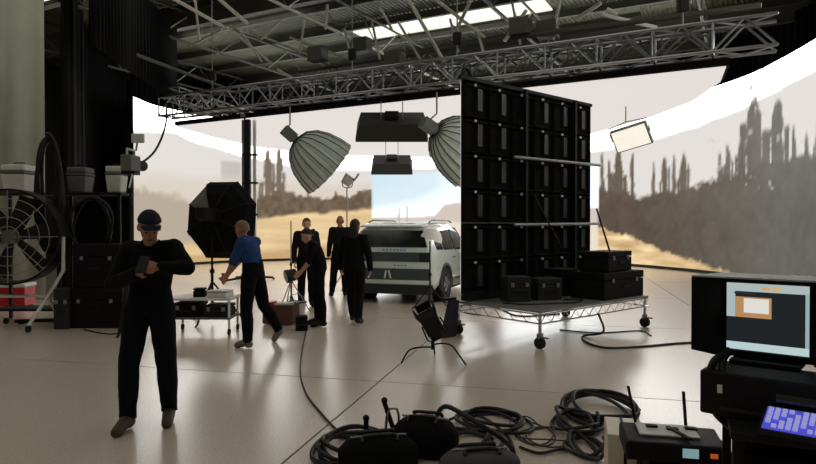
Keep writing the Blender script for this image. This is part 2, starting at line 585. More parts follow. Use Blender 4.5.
    tt = np.clip((s - 25.0) / 7.0, 0, 1)[..., None]
    dark[:] = np.array((91, 79, 66)) * (1 - tt) + np.array((104, 100, 95)) * tt
    dark += (n3 * 14 + n2 * 16)[..., None]
    dark += (np.clip((z - 1.2) / 2.2, 0, 1) * 8)[..., None]
    for s0, w, t in [(23.17, 0.20, 4.58), (23.52, 0.20, 4.23), (24.0, 0.57, 4.58), (24.71, 0.21, 4.5), (25.83, 0.16, 4.01), (26.39, 0.36, 4.1), (26.87, 0.2, 4.19), (27.33, 0.4, 4.07),
                     (29.12, 0.2, 4.0), (29.51, 0.39, 4.18), (30.11, 0.34, 4.25), (30.82, 0.91, 5.38), (32.13, 0.84, 5.06), (33.05, 0.27, 4.28), (33.68, 0.26, 3.96), (34.3, 0.31, 4.17), (35.3, 0.7, 4.9), (36.6, 0.4, 4.5), (38.4, 0.6, 4.8), (40.2, 0.4, 4.4), (41.6, 0.8, 5.0)]:
        tree(dark * 0.98 + 4, s0, w, t, 2.4)
    bandR = below([(22.95, -1), (22.97, 3.04), (25.1, 2.78), (26.3, 2.85), (27.7, 2.8), (28.4, 3.05), (29.2, 3.15), (31.2, 3.35), (34.2, 3.2), (38, 3.2)], 0.15, n2 * 0.6 + n3 * 0.25)
    c = mix(c, dark, bandR)
    spots = np.clip((fbm(s, z, 2.3) - 0.24) / 0.05, 0, 1) * (z > 2.6) * (s > 26)
    c = mix(c, (205, 198, 190), spots * 0.7)
    sandR = below([(22.9, -1), (22.95, 1.5), (23.8, 1.3), (25.1, 1.0), (26.4, 0.68), (27.7, 0.45), (28.9, 0.25), (30.2, 0.0), (38, -1)], 0.10, n2 * 0.35 + n3 * 0.2)
    sr = np.zeros(shp + (3,)); sr[:] = (228, 196, 148); sr += (fbm(s * 0.5, z * 2.5, 1.8) * 120)[..., None]
    c = mix(c, sr, sandR)
    # brighter window of the picture kept for the film camera
    fr = np.clip((s - 12.25) / 0.05, 0, 1) * np.clip((23.0 - s) / 0.05, 0, 1) * np.clip((4.08 - z) / 0.05, 0, 1)
    f = np.zeros(shp + (3,)); f[:] = (236, 245, 250)
    gz = np.clip(1 - (s - 12.2) / 5.0, 0, 1)[..., None] * np.clip((z - 2.0) / 1.5, 0, 1)[..., None]
    f -= gz * np.array((26, 10, 2))
    hl = below([(12, 1.9), (15.2, 2.0), (15.7, 2.5), (16.3, 2.62), (17.2, 2.3), (18.6, 2.5), (20, 2.1), (23, 2.3)], 0.12, n2 * 0.12)
    f = mix(f, (214, 200, 190), hl)
    f = mix(f, (238, 226, 204), below([(12, 1.75), (15, 1.8), (18, 1.6), (23, 1.7)], 0.15, n2 * 0.2))
    keep = c
    c = f
    for s0 in (13.55, 13.95):
        tree((190, 180, 172), s0, 0.1, 2.5, 1.7, False)
    f = c
    c = mix(keep, f, fr)
    return np.clip(c, 0, 255)


wall = empty('led_wall', (0.3, 29.4, 0), 'huge curved screen wall showing a pale desert with tall cacti', 'screen')
NS, NZ = 580, 88
sg = np.linspace(WS[0], WS[-1], NS + 1); zg = np.linspace(WZ0, WZ1, NZ + 1)
SS, ZZ = np.meshgrid(sg, zg, indexing='ij')
X = np.interp(SS, WS, WXY[:, 0]); Y = np.interp(SS, WS, WXY[:, 1])
pic = screen_picture(SS, ZZ) / 255.0
lin = np.where(pic <= 0.04045, pic / 12.92, ((pic + 0.055) / 1.055) ** 2.4)
white = np.clip((lin.min(-1) - 0.76) / 0.18, 0, 1); white = white * np.where((SS > 12.2) & (SS < 23.05) & (ZZ < 4.1), 0.12, 1.0); lin = lin * (1 + SKY_BOOST * white)[..., None]     # clear sky pushed past white so the screen lights the stage
verts = np.stack([X - 0.3, Y - 29.4, ZZ], -1).reshape(-1, 3)
idx = np.arange((NS + 1) * (NZ + 1)).reshape(NS + 1, NZ + 1)
faces = np.stack([idx[:-1, :-1], idx[1:, :-1], idx[1:, 1:], idx[:-1, 1:]], -1).reshape(-1, 4)
me = bpy.data.meshes.new('screen')
me.from_pydata(verts.tolist(), [], faces.tolist())
me.update()
ca = me.color_attributes.new('picture', 'FLOAT_COLOR', 'POINT')
ca.data.foreach_set('color', np.c_[lin.reshape(-1, 3), np.ones(len(verts))].astype(np.float32).ravel())


def screen_mat(name, gain):
    m = bpy.data.materials.new(name)
    m.use_nodes = True
    nt = m.node_tree; N, L = nt.nodes, nt.links
    b = N['Principled BSDF']
    b.inputs['Base Color'].default_value = (0.006, 0.006, 0.006, 1); b.inputs['Roughness'].default_value = 0.7; b.inputs['Specular IOR Level'].default_value = 0.05
    at_ = N.new('ShaderNodeAttribute'); at_.attribute_name = 'picture'
    L.new(at_.outputs['Color'], b.inputs['Emission Color'])
    b.inputs['Emission Strength'].default_value = gain
    return m


me.materials.append(screen_mat('screen_picture', SCREEN_GAIN))
so = bpy.data.objects.new('screen', me); COL.objects.link(so); so.parent = wall


def wall_strip(z0, z1, off0, off1, name, material):
    rings = []
    for i in range(0, len(WP), 4):
        p = WP[i]; t = (WP[min(i + 1, len(WP) - 1)] - WP[max(i - 1, 0)]).normalized(); n = Vector((-t.y, t.x, 0))   # outward
        o = Vector((-0.3, -29.4, 0))
        rings.append([p + n * off0 + o + Vector((0, 0, z0)), p + n * off1 + o + Vector((0, 0, z0)), p + n * off1 + o + Vector((0, 0, z1)), p + n * off0 + o + Vector((0, 0, z1))])
    return MB().loft(rings).build(name, material, wall)


wall_strip(0.0, WZ0 - 0.005, -0.05, 0.35, 'plinth', M_BLACK)
wall_strip(WZ0, WZ1, 0.02, 0.22, 'cabinet_backs', M_BLACKM)

# ------------------------------------------------------------------ LED ceiling
CZ = 4.6
cpx = [(-7.05, 19.2), (-6.7, 21.4), (-5.9, 24.0), (-4.7, 25.6), (-2.1, 27.4), (1.0, 27.9), (3.6, 26.8), (5.3, 23.8), (6.2, 20.0), (6.75, 17.6), (6.9, 15.3), (6.55, 13.2), (6.06, 12.0)]
ceil = empty('led_ceiling', (0, 19, CZ), 'wide flat glowing screen panel hung overhead under the truss', 'screen')
poly = [(x, y - 19) for x, y in cpx]
M_CEIL = mat('ceiling_screen', (0.01, 0.01, 0.01), 0.7, spec=0.05, emit=srgb(230, 223, 218), gain=CEIL_GAIN)
MB().prism(poly, 0.0, 0.03).build('screen', M_CEIL, ceil)
cen = Vector((sum(p[0] for p in poly) / len(poly), sum(p[1] for p in poly) / len(poly)))
big = [tuple(cen + (Vector(p) - cen) * 1.008) for p in poly]
MB().prism(big, 0.035, 0.16).build('backing', M_BLACKM, ceil)

# ------------------------------------------------------------------ trusses
def box_truss(name, p, q, w, h, bays, label, cat='truss', r=0.034, material=M_ALU, rb=0.022):
    p, q = Vector(p), Vector(q)
    root = empty(name, p, label, cat)
    d = q - p; Ln = d.length; t = d.normalized(); side = Vector((-t.y, t.x, 0)).normalized(); up = side.cross(t) * -1
    if up.z < 0:
        up = -up
    C = [side * (-w / 2), side * (w / 2), side * (w / 2) + up * h, side * (-w / 2) + up * h]
    for c in C:
        rod('chord', c, c + d, r, material, root)
    bl = Ln / bays
    for fi, (i0, i1) in enumerate(((0, 1), (0, 3), (1, 2), (3, 2))):
        a0, a1 = C[i0], C[i1]
        fw = MB().cyl((0, 0, 0), (0, 0, (a1 + t * bl - a0).length), rb, n=6).mesh('brace', material, True)
        st = MB().cyl((0, 0, 0), (0, 0, (a1 - a0).length), rb, n=6).mesh('strut', material, True)
        for k in range(bays):
            o = t * (bl * k)
            inst('brace', fw, root, M=align(a0 + o, a1 + o + t * bl) if k % 2 == 0 else align(a1 + o, a0 + o + t * bl))
            if k % 2 == 0:
                inst('strut', st, root, M=align(a0 + o, a1 + o))
    return root


TDIR = (Vector((6.06, 12.0, 0)) - Vector((-6.8, 18.8, 0))).normalized()
TS = Vector((-7.3, 18.95, 4.84)); TE = Vector((6.75, 11.52, 4.84))
box_truss('box_truss', TS, TE, 0.52, 0.56, 30, 'long silver box truss along the front edge of the glowing ceiling')
n2d = Vector((-TDIR.y, TDIR.x, 0))
box_truss('box_truss', TS + n2d * 2.6 + Vector((1.5, -.8, 0.75)), TE + n2d * 2.6 + Vector((-1, .53, 0.75)), 0.4, 0.4, 24, 'dim upper box truss running behind the silver front truss', r=0.025, material=M_BEAM)
box_truss('box_truss', (-7.2, 19.3, 5.42), (-5.6, 25.2, 5.42), 0.4, 0.4, 10, 'short box truss over the left end of the glowing ceiling', r=0.025, material=M_STEEL)
# chain hoists holding the front truss
for k, s_ in enumerate((0.12, 0.42, 0.6, 0.9)):
    p = TS.lerp(TE, s_)
    where = ('leftmost chain hoist on the front truss', 'chain hoist on the front truss above the left overhead softbox', 'chain hoist on the front truss above the dark panel wall', 'rightmost chain hoist on the front truss')[k]
    r_ = empty('chain_hoist', p + Vector((0, 0, 0.62)), where, 'hoist', 'chain hoists on the front truss')
    MB().box((0, 0, 0.42), (0.2, 0.18, 0.28)).build('motor', M_BLACK, r_, bevel=0.03)
    MB().cyl((0, 0, 0.02), (0, 0, 0.3), 0.02, n=6).build('hook', M_STEEL, r_)
    MB().cyl((0, 0, 0.55), (0, 0, ROOFZ - p.z - 0.95), 0.018, n=6).build('chain', M_STEEL, r_)

# lifting tower under the truss
tw = empty('lifting_tower', (-4.52, 17.95, 0), 'tall slim black lifting tower with white edge holding up the truss', 'tower')
MB().box((-0.06, 0, 2.42), (0.17, 0.18, 4.75)).build('mast', M_BLACK, tw, bevel=0.01)
MB().box((0.14, 0.02, 2.35), (0.09, 0.09, 4.6)).build('white_rail', M_WHITE, tw, bevel=0.01)
MB().box((-0.2, 0.02, 2.5), (0.05, 0.06, 4.2)).build('side_rail', M_GREY, tw, bevel=0.005)
MB().box((0.02, 0, 4.70), (0.5, 0.3, 0.06)).build('head_plate', M_STEEL, tw, bevel=0.01)
MB().box((0, -0.12, 1.1), (0.22, 0.1, 0.3)).build('winch', M_GREY, tw, bevel=0.02)
for z in (1.9, 2.8, 3.6):
    MB().box((0.02, -0.01, z), (0.44, 0.12, 0.05)).build('bracket', M_BLACK, tw)
for a in (45, 135, 225, 315):
    c, s_ = math.cos(math.radians(a)), math.sin(math.radians(a))
    MB().tube([(0.05 * c, 0.05 * s_, 0.12), (0.75 * c, 0.75 * s_, 0.06), (0.8 * c, 0.8 * s_, 0.0)], 0.035).build('leg', M_BLACK, tw, True)

# ------------------------------------------------------------------ lighting fixtures overhead
def frame_from(axis, up=(0, 0, 1)):
    """3x3 with z along axis"""
    z = Vector(axis).normalized(); x = Vector(up).cross(z)
    x = x.normalized() if x.length > 1e-4 else Vector((1, 0, 0))
    y = z.cross(x)
    return Matrix((x, y, z)).transposed()


def para_umbrella(apex, axis, depth, rad, label, rod_top):
    root = empty('parabolic_umbrella', apex, label, 'studio light', 'big silver parabolic umbrellas')
    Rm = frame_from(axis)
    n = 20
    mb = MB(); rings = []
    prof = [(0.10, 0.0), (0.42, 0.07), (0.66, 0.22), (0.84, 0.46), (0.95, 0.74), (1.0, 1.0)]
    for r, z in prof:
        ring = []
        for k in range(n * 4):
            a = 2 * math.pi * k / (n * 4)
            sc = 1 - 0.085 * (1 - abs(math.cos(a * n / 2))) * (0.4 + 0.6 * r)
            ring.append(Rm @ Vector((math.cos(a) * r * rad * sc, math.sin(a) * r * rad * sc, z * depth)))
        rings.append(ring)
    mb.loft(rings, False)
    o = mb.build('canopy', M_SILVER, root, True)
    so_ = o.modifiers.new('cloth', 'SOLIDIFY'); so_.thickness = 0.012; so_.offset = -1
    for k in range(n):
        a = 2 * math.pi * k / n
        pts = [Rm @ Vector((math.cos(a) * r * rad * 1.012, math.sin(a) * r * rad * 1.012, z * depth - 0.008)) for r, z in prof]
        MB().tube(pts, 0.009, 6).build('rib', M_SOFT, root, True)
    MB().cyl(Rm @ Vector((0, 0, -0.06)), Rm @ Vector((0, 0, 0.06)), rad * 0.12, n=20).build('hub', M_GREY, root, True)
    MB().box(Rm @ Vector((0, 0, -0.22)), (0.24, 0.24, 0.36), Rm).build('lamp_head', M_GREY, root, bevel=0.02)
    MB().cyl(Rm @ Vector((0, 0, 0.02)), Rm @ Vector((0, 0, depth * 0.6)), 0.02).build('shaft', M_STEEL, root, True)
    top = Vector(rod_top) - Vector(apex)
    MB().tube([Rm @ Vector((0, 0, -0.3)), Vector((top.x, top.y, top.z * 0.5)), top], 0.02).build('hanging_rod', M_STEEL, root, True)
    return root


ap = at(296, 140, 15.6)
para_umbrella(ap, (0.70, 0.30, -0.62), 1.12, 0.80, 'silver pleated parabolic umbrella hung left of the car, fully in view', (at(288, 118, 15.6).x, 15.9, CZ - 0.005))
ap = at(436, 131, 13.6)
para_umbrella(ap, (0.74, 0.45, -0.42), 1.15, 0.78, 'silver pleated parabolic umbrella half hidden behind the dark panel wall', (at(438, 100, 13.6).x, 14.2, CZ - 0.005))


def overhead_box(c, w, l, h, tilt, label):
    root = empty('overhead_softbox', c, label, 'softbox', 'dark softboxes hung under the glowing ceiling')
    R_ = Matrix.Rotation(tilt, 3, 'X')
    ring = lambda x, y, z: [R_ @ Vector(p) for p in ((-x, -y, z), (x, -y, z), (x, y, z), (-x, y, z))]
    MB().loft([ring(w / 2, l / 2, -h / 2), ring(w / 2, l / 2, -h / 2 + 0.08), ring(w * 0.44, l * 0.36, h / 2)]).build('shell', M_SOFT, root, bevel=0.01)
    MB().loft([ring(w / 2 - 0.03, l / 2 - 0.03, -h / 2 - 0.012), ring(w / 2 - 0.03, l / 2 - 0.03, -h / 2 - 0.002)]).build('diffuser', M_PALE, root)
    MB().box(R_ @ Vector((0, 0, h / 2 + 0.07)), (0.34, 0.26, 0.13), R_).build('lamp_head', M_BLACK, root, bevel=0.02)
    for sx in (-1, 1):
        a = R_ @ Vector((sx * w * 0.15, 0, h / 2))
        MB().cyl(a, (a.x * 1.0, a.y, CZ - c.z - 0.005), 0.012).build('hanger', M_STEEL, root, True)
    return root


c = at(392, 126, 15.4); overhead_box(c, 1.75, 0.85, 0.42, math.radians(38), 'larger dark overhead softbox, nearer the front truss')
c = at(392, 164, 21.5); overhead_box(c, 1.4, 0.8, 0.36, math.radians(38), 'smaller dark overhead softbox hung farther back above the car')

# white panel light on the right
pl = empty('panel_light', at(631, 137, 16.0), 'square white panel light hung at the right in front of the cactus screen', 'studio light')
Rp = Matrix.Rotation(math.radians(-28), 3, 'Z') @ Matrix.Rotation(math.radians(28), 3, 'X') @ Matrix.Rotation(math.radians(-15), 3, 'Y')
M_PANEL = mat('panel_diffuser', srgb(220, 216, 204), 0.6, emit=srgb(232, 228, 214), gain=0.48)
MB().box((0, 0, 0), (0.92, 0.16, 0.60), Rp).build('housing', M_GREY, pl, bevel=0.015)
MB().box(Rp @ Vector((0, -0.09, 0)), (0.84, 0.015, 0.53), Rp).build('diffuser', M_PANEL, pl)
MB().tube([Rp @ Vector((-0.48, 0, 0)), Rp @ Vector((-0.5, 0, 0.36)), Rp @ Vector((0, 0, 0.42)), Rp @ Vector((0.5, 0, 0.36)), Rp @ Vector((0.48, 0, 0))], 0.016).build('yoke', M_STEEL, pl, True)
t_ = Rp @ Vector((0, 0, 0.42)); MB().cyl(t_, (t_.x, t_.y, CZ - pl.location.z - 0.005), 0.016).build('hanger', M_STEEL, pl, True)


# ------------------------------------------------------------------ stands
def tripod(root, h, r=0.012, spread=0.42, material=M_STEEL, foot=0.35):
    MB().cyl((0, 0, 0.12), (0, 0, h * 0.55), r * 1.3).build('lower_pole', material, root, True)
    MB().cyl((0, 0, h * 0.52), (0, 0, h), r).build('upper_pole', material, root, True)
    MB().cyl((0, 0, h * 0.52 - 0.03), (0, 0, h * 0.52 + 0.03), r * 2.2).build('collar', M_BLACK, root, True)
    for a in (20, 140, 260):
        c_, s_ = math.cos(math.radians(a)), math.sin(math.radians(a))
        MB().tube([(0.02 * c_, 0.02 * s_, foot + 0.2), (spread * 0.9 * c_, spread * 0.9 * s_, 0.03), (spread * c_, spread * s_, 0.008)], r * 0.9).build('leg', material, root, True)


st = empty('light_stand', (at(347, 0, 15.8).x, 15.8, 0), 'pale light stand with a small lamp head, left of the car', 'light stand')
tripod(st, 2.55, 0.018, 0.5, M_PALE)
Rl = Matrix.Rotation(math.radians(35), 3, 'Y')
MB().cyl(Vector((0.02, 0, 2.72)) + Rl @ Vector((0, 0, -0.13)), Vector((0.02, 0, 2.72)) + Rl @ Vector((0, 0, 0.13)), 0.12, 0.15).build('lamp_head', M_PALE, st, True)
MB().tube([(-0.13, 0, 2.72), (-0.1, 0, 2.56), (0, 0, 2.53), (0.12, 0, 2.56), (0.16, 0, 2.72)], 0.014).build('yoke', M_STEEL, st, True)
MB().box((0.24, 0, 2.8), (0.02, 0.26, 0.22), Rl).build('barn_door', M_GREY, st)
st = empty('light_stand', (at(291, 0, 11.6).x, 11.6, 0), 'thin bare grey stand behind the low gear pile', 'light stand')
tripod(st, 1.68, 0.011, 0.36, M_STEEL)
st = empty('light_stand', (at(430, 0, 11.7).x, 11.7, 0), 'black stand with a white lamp hood at the rear corner of the car', 'light stand')
tripod(st, 1.30, 0.014, 0.42, M_BLACK, 0.25)
hd = MB().lathe([(0.03, 0.20), (0.12, 0.16), (0.19, 0.06), (0.21, -0.02), (0.19, -0.02), (0.10, 0.12)], 20, Matrix.Translation((0.03, 0, 1.34)) @ Matrix.Rotation(math.radians(20), 4, 'Y'))
hd.build('lamp_hood', M_WHITE, st, True)

# octagonal softbox seen from behind
oc = empty('octagonal_softbox', (at(212, 0, 10.3).x, 10.3, 0), 'big black octagonal softbox on a stand, seen from behind', 'softbox')
tripod(oc, 1.62, 0.018, 0.55, M_BLACK, 0.45)
Ro = frame_from((0.18, 0.9, -0.12)); oz = 1.74
prof8 = [(0.14, 0.0), (0.40, 0.06), (0.57, 0.16), (0.66, 0.36)]
for k in range(8):
    def pt(kk, r, z, e=0.0):
        a = 2 * math.pi * (kk + 0.5) / 8
        return Vector((0, 0, oz)) + Ro @ Vector((math.cos(a) * r * 0.98, math.sin(a) * r * 1.06, z))
    V = []
    for r, z in prof8:
        V += [pt(k + 0.006, r, z), pt(k + 0.994, r, z)]
    mb = MB().add(V, [(2 * i, 2 * i + 1, 2 * i + 3, 2 * i + 2) for i in range(3)])
    # the panel towards the upper left is a lighter grey
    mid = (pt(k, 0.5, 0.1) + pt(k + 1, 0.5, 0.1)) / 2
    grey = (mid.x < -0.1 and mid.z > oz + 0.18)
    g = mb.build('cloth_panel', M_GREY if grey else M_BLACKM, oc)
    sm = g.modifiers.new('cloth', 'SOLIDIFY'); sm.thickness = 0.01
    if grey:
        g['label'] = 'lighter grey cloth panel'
    MB().tube([pt(k, r, z - 0.012) for r, z in prof8], 0.009, 6).build('rib', M_BLACK, oc, True)
rim = [pt(k, 0.655, 0.375) for k in range(8)]
MB().add(rim, [tuple(range(8))]).build('diffuser', M_PALE, oc)
MB().cyl(Vector((0, 0, oz)) + Ro @ Vector((0, 0, -0.03)), Vector((0, 0, oz)) + Ro @ Vector((0, 0, 0.03)), 0.15, n=16).build('speed_ring', M_BLACK, oc, True)
MB().box(Vector((0, 0, oz)) + Ro @ Vector((0, 0, -0.2)), (0.2, 0.2, 0.34), Ro).build('lamp_head', M_BLACK, oc, bevel=0.02)

# ------------------------------------------------------------------ electric car
def build_car():
    root = empty('car', (0, 0, 0), 'pale mint electric car parked with its boxy rear towards us', 'car')
    W = 0.935
    # half sections: (y, [(x, z) from bottom centre up to roof centre])
    def sec(y, w, zb, zs, zr, rw, f=1.0):
        return y, [(0, zb), (w * 0.86, zb), (w * 0.97, zb + 0.12), (w, zb + 0.30), (w, zs - 0.16), (w * 0.965, zs), (rw * 1.0 + (w * 0.965 - rw) * 0.12, zr - 0.10), (rw * 0.9, zr - 0.02), (0, zr)]
    S = [sec(0.00, W * 0.93, 0.42, 0.99, 1.03, W * 0.86), sec(0.05, W * 0.97, 0.36, 1.02, 1.22, W * 0.84), sec(0.14, W * 0.99, 0.30, 1.03, 1.54, W * 0.78),
         sec(0.32, W, 0.26, 1.03, 1.61, W * 0.76), sec(1.2, W, 0.24, 1.02, 1.645, W * 0.76), sec(2.1, W, 0.24, 1.0, 1.64, W * 0.75), sec(2.7, W, 0.24, 0.99, 1.52, W * 0.72),
         sec(3.35, W, 0.24, 0.98, 1.09, W * 0.72), sec(3.9, W * 0.98, 0.26, 0.95, 1.02, W * 0.7), sec(4.35, W * 0.92, 0.30, 0.84, 0.92, W * 0.66), sec(4.46, W * 0.84, 0.40, 0.70, 0.76, W * 0.6)]
    rings = []
    for y, h in S:
        right = [Vector((x, y, z)) for x, z in h]
        left = [Vector((-x, y, z)) for x, z in reversed(h[1:-1])]
        rings.append(right + left)
    b = MB().loft(rings).build('body', M_CARB, root, True)
    # roof
    MB().loft([[Vector((x, y, z)) for x, z in ((-W * 0.66, zz), (W * 0.66, zz), (W * 0.62, zz + 0.03), (-W * 0.62, zz + 0.03))] for y, zz in ((0.30, 1.595), (1.2, 1.63), (2.1, 1.625), (2.65, 1.52))]).build('roof_panel', M_GLASS, root)
    MB().loft([[Vector((x, y, z)) for x, z in ((-W * 0.74, z0), (W * 0.74, z0), (W * 0.7, z0 + t), (-W * 0.7, z0 + t))] for y, z0, t in ((0.02, 1.555, 0.035), (0.2, 1.57, 0.05), (0.42, 1.60, 0.045))]).build('spoiler', M_CARB, root, bevel=0.01)
    # rear glass and panels (quads hugging the tail)
    def tail(name, z0, z1, w0, w1, material, out=0.012, parent=root, bev=0.006, x0=None):
        def ty(z):
            return float(np.interp(z, [0.3, 0.42, 1.03, 1.22, 1.54], [0.10, 0.0, 0.0, 0.05, 0.14]))
        P = [(-w0, z0), (w0, z0), (w1, z1), (-w1, z1)] if x0 is None else [(x0 - w0, z0), (x0 + w0, z0), (x0 + w1, z1), (x0 - w1, z1)]
        fr = [Vector((x, ty(z) - out, z)) for x, z in P]; bk = [v + Vector((0, out + 0.02, 0)) for v in fr]
        return MB().loft([fr, bk]).build(name, material, parent, bevel=bev)
    tail('rear_window', 1.15, 1.49, W * 0.83, W * 0.70, M_GLASS, 0.02)
    band = tail('tail_band', 0.86, 1.05, W * 0.90, W * 0.90, M_CARG, 0.02)
    for sx in (-1, 1):
        tail('tail_lamp', 0.86, 1.04, 0.10, 0.10, M_CARD, 0.03, band, 0.004, sx * W * 0.78)
        tail('lamp_insert', 0.91, 0.99, 0.05, 0.05, M_CARD, 0.036, band, 0.002, sx * W * 0.80)
    low = tail('plate_panel', 0.49, 0.72, W * 0.88, W * 0.90, M_CARG, 0.018)
    for x0, sl in ((-0.46, 0.05), (-0.10, 0.0)):     # pale characters left and right on the plate panel
        mk = MB()
        P = [(x0 - 0.035, 0.52), (x0 + 0.0, 0.52), (x0 + 0.035 + sl, 0.68), (x0 + sl, 0.68)]
        mk.loft([[Vector((x, -0.022, z)) for x, z in P], [Vector((x, -0.018, z)) for x, z in P]]).build('plate_mark', M_WHITE, low)
    P = [(-0.045, 0.68), (-0.01, 0.68), (0.03, 0.52), (-0.005, 0.52)]
    MB().loft([[Vector((x, -0.022, z)) for x, z in P], [Vector((x, -0.018, z)) for x, z in P]]).build('plate_mark', M_WHITE, low)
    for k in range(7):
        MB().box((-0.14 + k * 0.075, -0.004, 1.095), (0.04, 0.01, 0.022)).build('badge_letter', M_BLUEC, b)
    for k in range(4):
        MB().box((0.10 + k * 0.075, -0.004, 0.785), (0.04, 0.01, 0.02)).build('badge_letter', M_BLUEC, b)
    MB().loft([[Vector((x, y, z)) for x, z in ((-W * 0.86, 0.20), (W * 0.86, 0.20), (W * 0.93, 0.40), (-W * 0.93, 0.40))] for y in (-0.01, 0.3)]).build('diffuser_panel', M_CARD, root, bevel=0.02)
    MB().box((0, 2.2, 0.24), (W * 1.7, 4.0, 0.12)).build('underbody', M_BLACKM, root)
    # side windows, trims
    for sx in (-1, 1):
        def side(y, z):
            return Vector((sx * (float(np.interp(z, [1.0, 1.53], [W * 0.968, W * 0.795]))), y, z))
        for nm, poly_ in (('quarter_window', [(0.34, 1.10), (0.78, 1.08), (0.78, 1.46), (0.42, 1.45)]), ('rear_side_window', [(0.86, 1.08), (1.62, 1.06), (1.62, 1.50), (0.86, 1.47)]),
                          ('front_side_window', [(1.70, 1.06), (2.75, 1.04), (2.45, 1.42), (1.70, 1.50)])):
            fr = [side(y, z) + Vector((sx * 0.014, 0, 0)) for y, z in poly_]; bk = [v - Vector((sx * 0.04, 0, 0)) for v in fr]
            MB().loft([fr, bk]).build(nm, M_GLASS, root)
        MB().box((sx * (W + 0.005), 2.05, 0.36), (0.03, 1.75, 0.16)).build('sill_trim', M_CARD, root, bevel=0.01)
        MB().tube([(sx * W * 0.72, 0.5, 1.66), (sx * W * 0.72, 0.7, 1.70), (sx * W * 0.72, 2.0, 1.70), (sx * W * 0.72, 2.2, 1.66)], 0.018).build('roof_rail', M_CARD, root, True)
        mi = MB().ell((sx * (W + 0.13), 2.62, 1.10), (0.10, 0.06, 0.075)).build('mirror', M_CARD, root, True)
        for y in (1.5, 2.4):
            MB().box((sx * (W + 0.012), y, 0.90), (0.02, 0.2, 0.025)).build('door_handle', M_CARD, root, bevel=0.005)
    # windscreen
    q = [(-W * 0.68, 2.68, 1.54), (W * 0.68, 2.68, 1.54), (W * 0.80, 3.38, 1.10), (-W * 0.80, 3.38, 1.10)]
    MB().loft([[Vector(p) for p in q], [Vector(p) - Vector((0, 0, 0.03)) for p in q]]).build('windscreen', M_GLASS, root)
    MB().box((0, 4.44, 0.62), (1.3, 0.08, 0.18)).build('grille', M_CARD, root, bevel=0.02)
    for sx in (-1, 1):
        MB().box((sx * 0.62, 4.36, 0.78), (0.4, 0.12, 0.09)).build('head_lamp', M_PALE, root, bevel=0.02)
    # wheels
    R_ = 0.36
    Mw = Matrix.Rotation(math.pi / 2, 4, 'Y')
    tyre = MB().lathe([(0.24, -0.11), (0.33, -0.115), (R_, -0.08), (R_, 0.08), (0.33, 0.115), (0.24, 0.11)], 28, Mw)
    for sx in (-1, 1):
        for y in (0.86, 3.62):
            wl = tyre.build('tyre', M_TYRE, root, True, loc=(sx * (W - 0.105), y, R_))
            MB().lathe([(0.05, 0.12), (0.10, 0.122), (0.22, 0.10), (0.25, 0.112), (0.25, -0.1), (0.05, -0.1)], 24, Mw if sx > 0 else Matrix.Rotation(-math.pi / 2, 4, 'Y')).build('rim', M_STEEL, wl, True)
            for k in range(5):
                a = 2 * math.pi * k / 5
                MB().box((sx * 0.118, math.cos(a) * 0.14, math.sin(a) * 0.14), (0.02, 0.05, 0.2), Matrix.Rotation(math.pi / 2 - a, 3, 'X').transposed() if False else Matrix.Rotation(a - math.pi / 2, 3, 'X')).build('spoke', M_CARD, wl, bevel=0.005)
            arc = [(sx * (W + 0.004), y + math.cos(t) * 0.42, R_ + math.sin(t) * 0.42) for t in np.linspace(-0.25, math.pi + 0.25, 17)]
            MB().tube(arc, 0.035, 8).build('wheel_arch', M_CARD, root, True)
            MB().cyl((sx * (W - 0.2), y, R_), (sx * (W + 0.003), y, R_), 0.415, n=28).build('wheel_well', M_BLACKM, root)
    # open front door on the right side
    dr = MB()
    hx, hy = W, 2.78; an = math.radians(62)
    def dp(l, z, o=0.0):
        return Vector((hx + math.sin(an) * l + math.cos(an) * o, hy - math.cos(an) * l + math.sin(an) * o, z))
    outl = [(0, 0.34), (1.0, 0.34), (1.04, 0.9), (1.02, 1.03), (0.0, 1.02)]
    d_ = dr.loft([[dp(l, z, -0.05) for l, z in outl], [dp(l, z, 0.05) for l, z in outl]]).build('open_door', M_CARD, root, bevel=0.015)
    gl = [(0.15, 1.03), (1.0, 1.04), (0.94, 1.48), (0.5, 1.44)]
    MB().loft([[dp(l, z, -0.012) for l, z in gl], [dp(l, z, 0.012) for l, z in gl]]).build('door_window', M_GLASS, d_)
    return root


car = build_car()
car.location = (-0.36, 12.75, 0)
car.rotation_euler = (0, 0, math.radians(-19))

# ------------------------------------------------------------------ rolling panel wall seen from behind
U = Vector((0.755, 0.656, 0)); ang = math.atan2(U.y, U.x)
CN = Vector((1.70, 8.04, 0))
cart = empty('panel_cart', CN, 'low wheeled steel cart carrying the dark panel wall', 'cart', rz=ang)
CL, CW, DZ = 2.75, 1.55, 0.50
MB().box((CL / 2, CW / 2, DZ - 0.02), (CL, CW, 0.03)).build('deck', M_STEEL, cart, bevel=0.004)
rails = [((0, 0), (CL, 0)), ((CL, 0), (CL, CW)), ((CL, CW), (0, CW)), ((0, CW), (0, 0))]
for (a, b) in rails:
    for z in (DZ - 0.05, DZ - 0.17):
        rod('rail', (*a, z), (*b, z), 0.012, M_CHROME, cart)
    Ln = math.dist(a, b); n = int(Ln / 0.11)
    pts = []
    for k in range(n + 1):
        t = k / n
        pts.append((a[0] + (b[0] - a[0]) * t, a[1] + (b[1] - a[1]) * t, DZ - (0.055 if k % 2 else 0.165)))
    MB().tube(pts, 0.007, 6).build('lattice_wire', M_CHROME, cart)
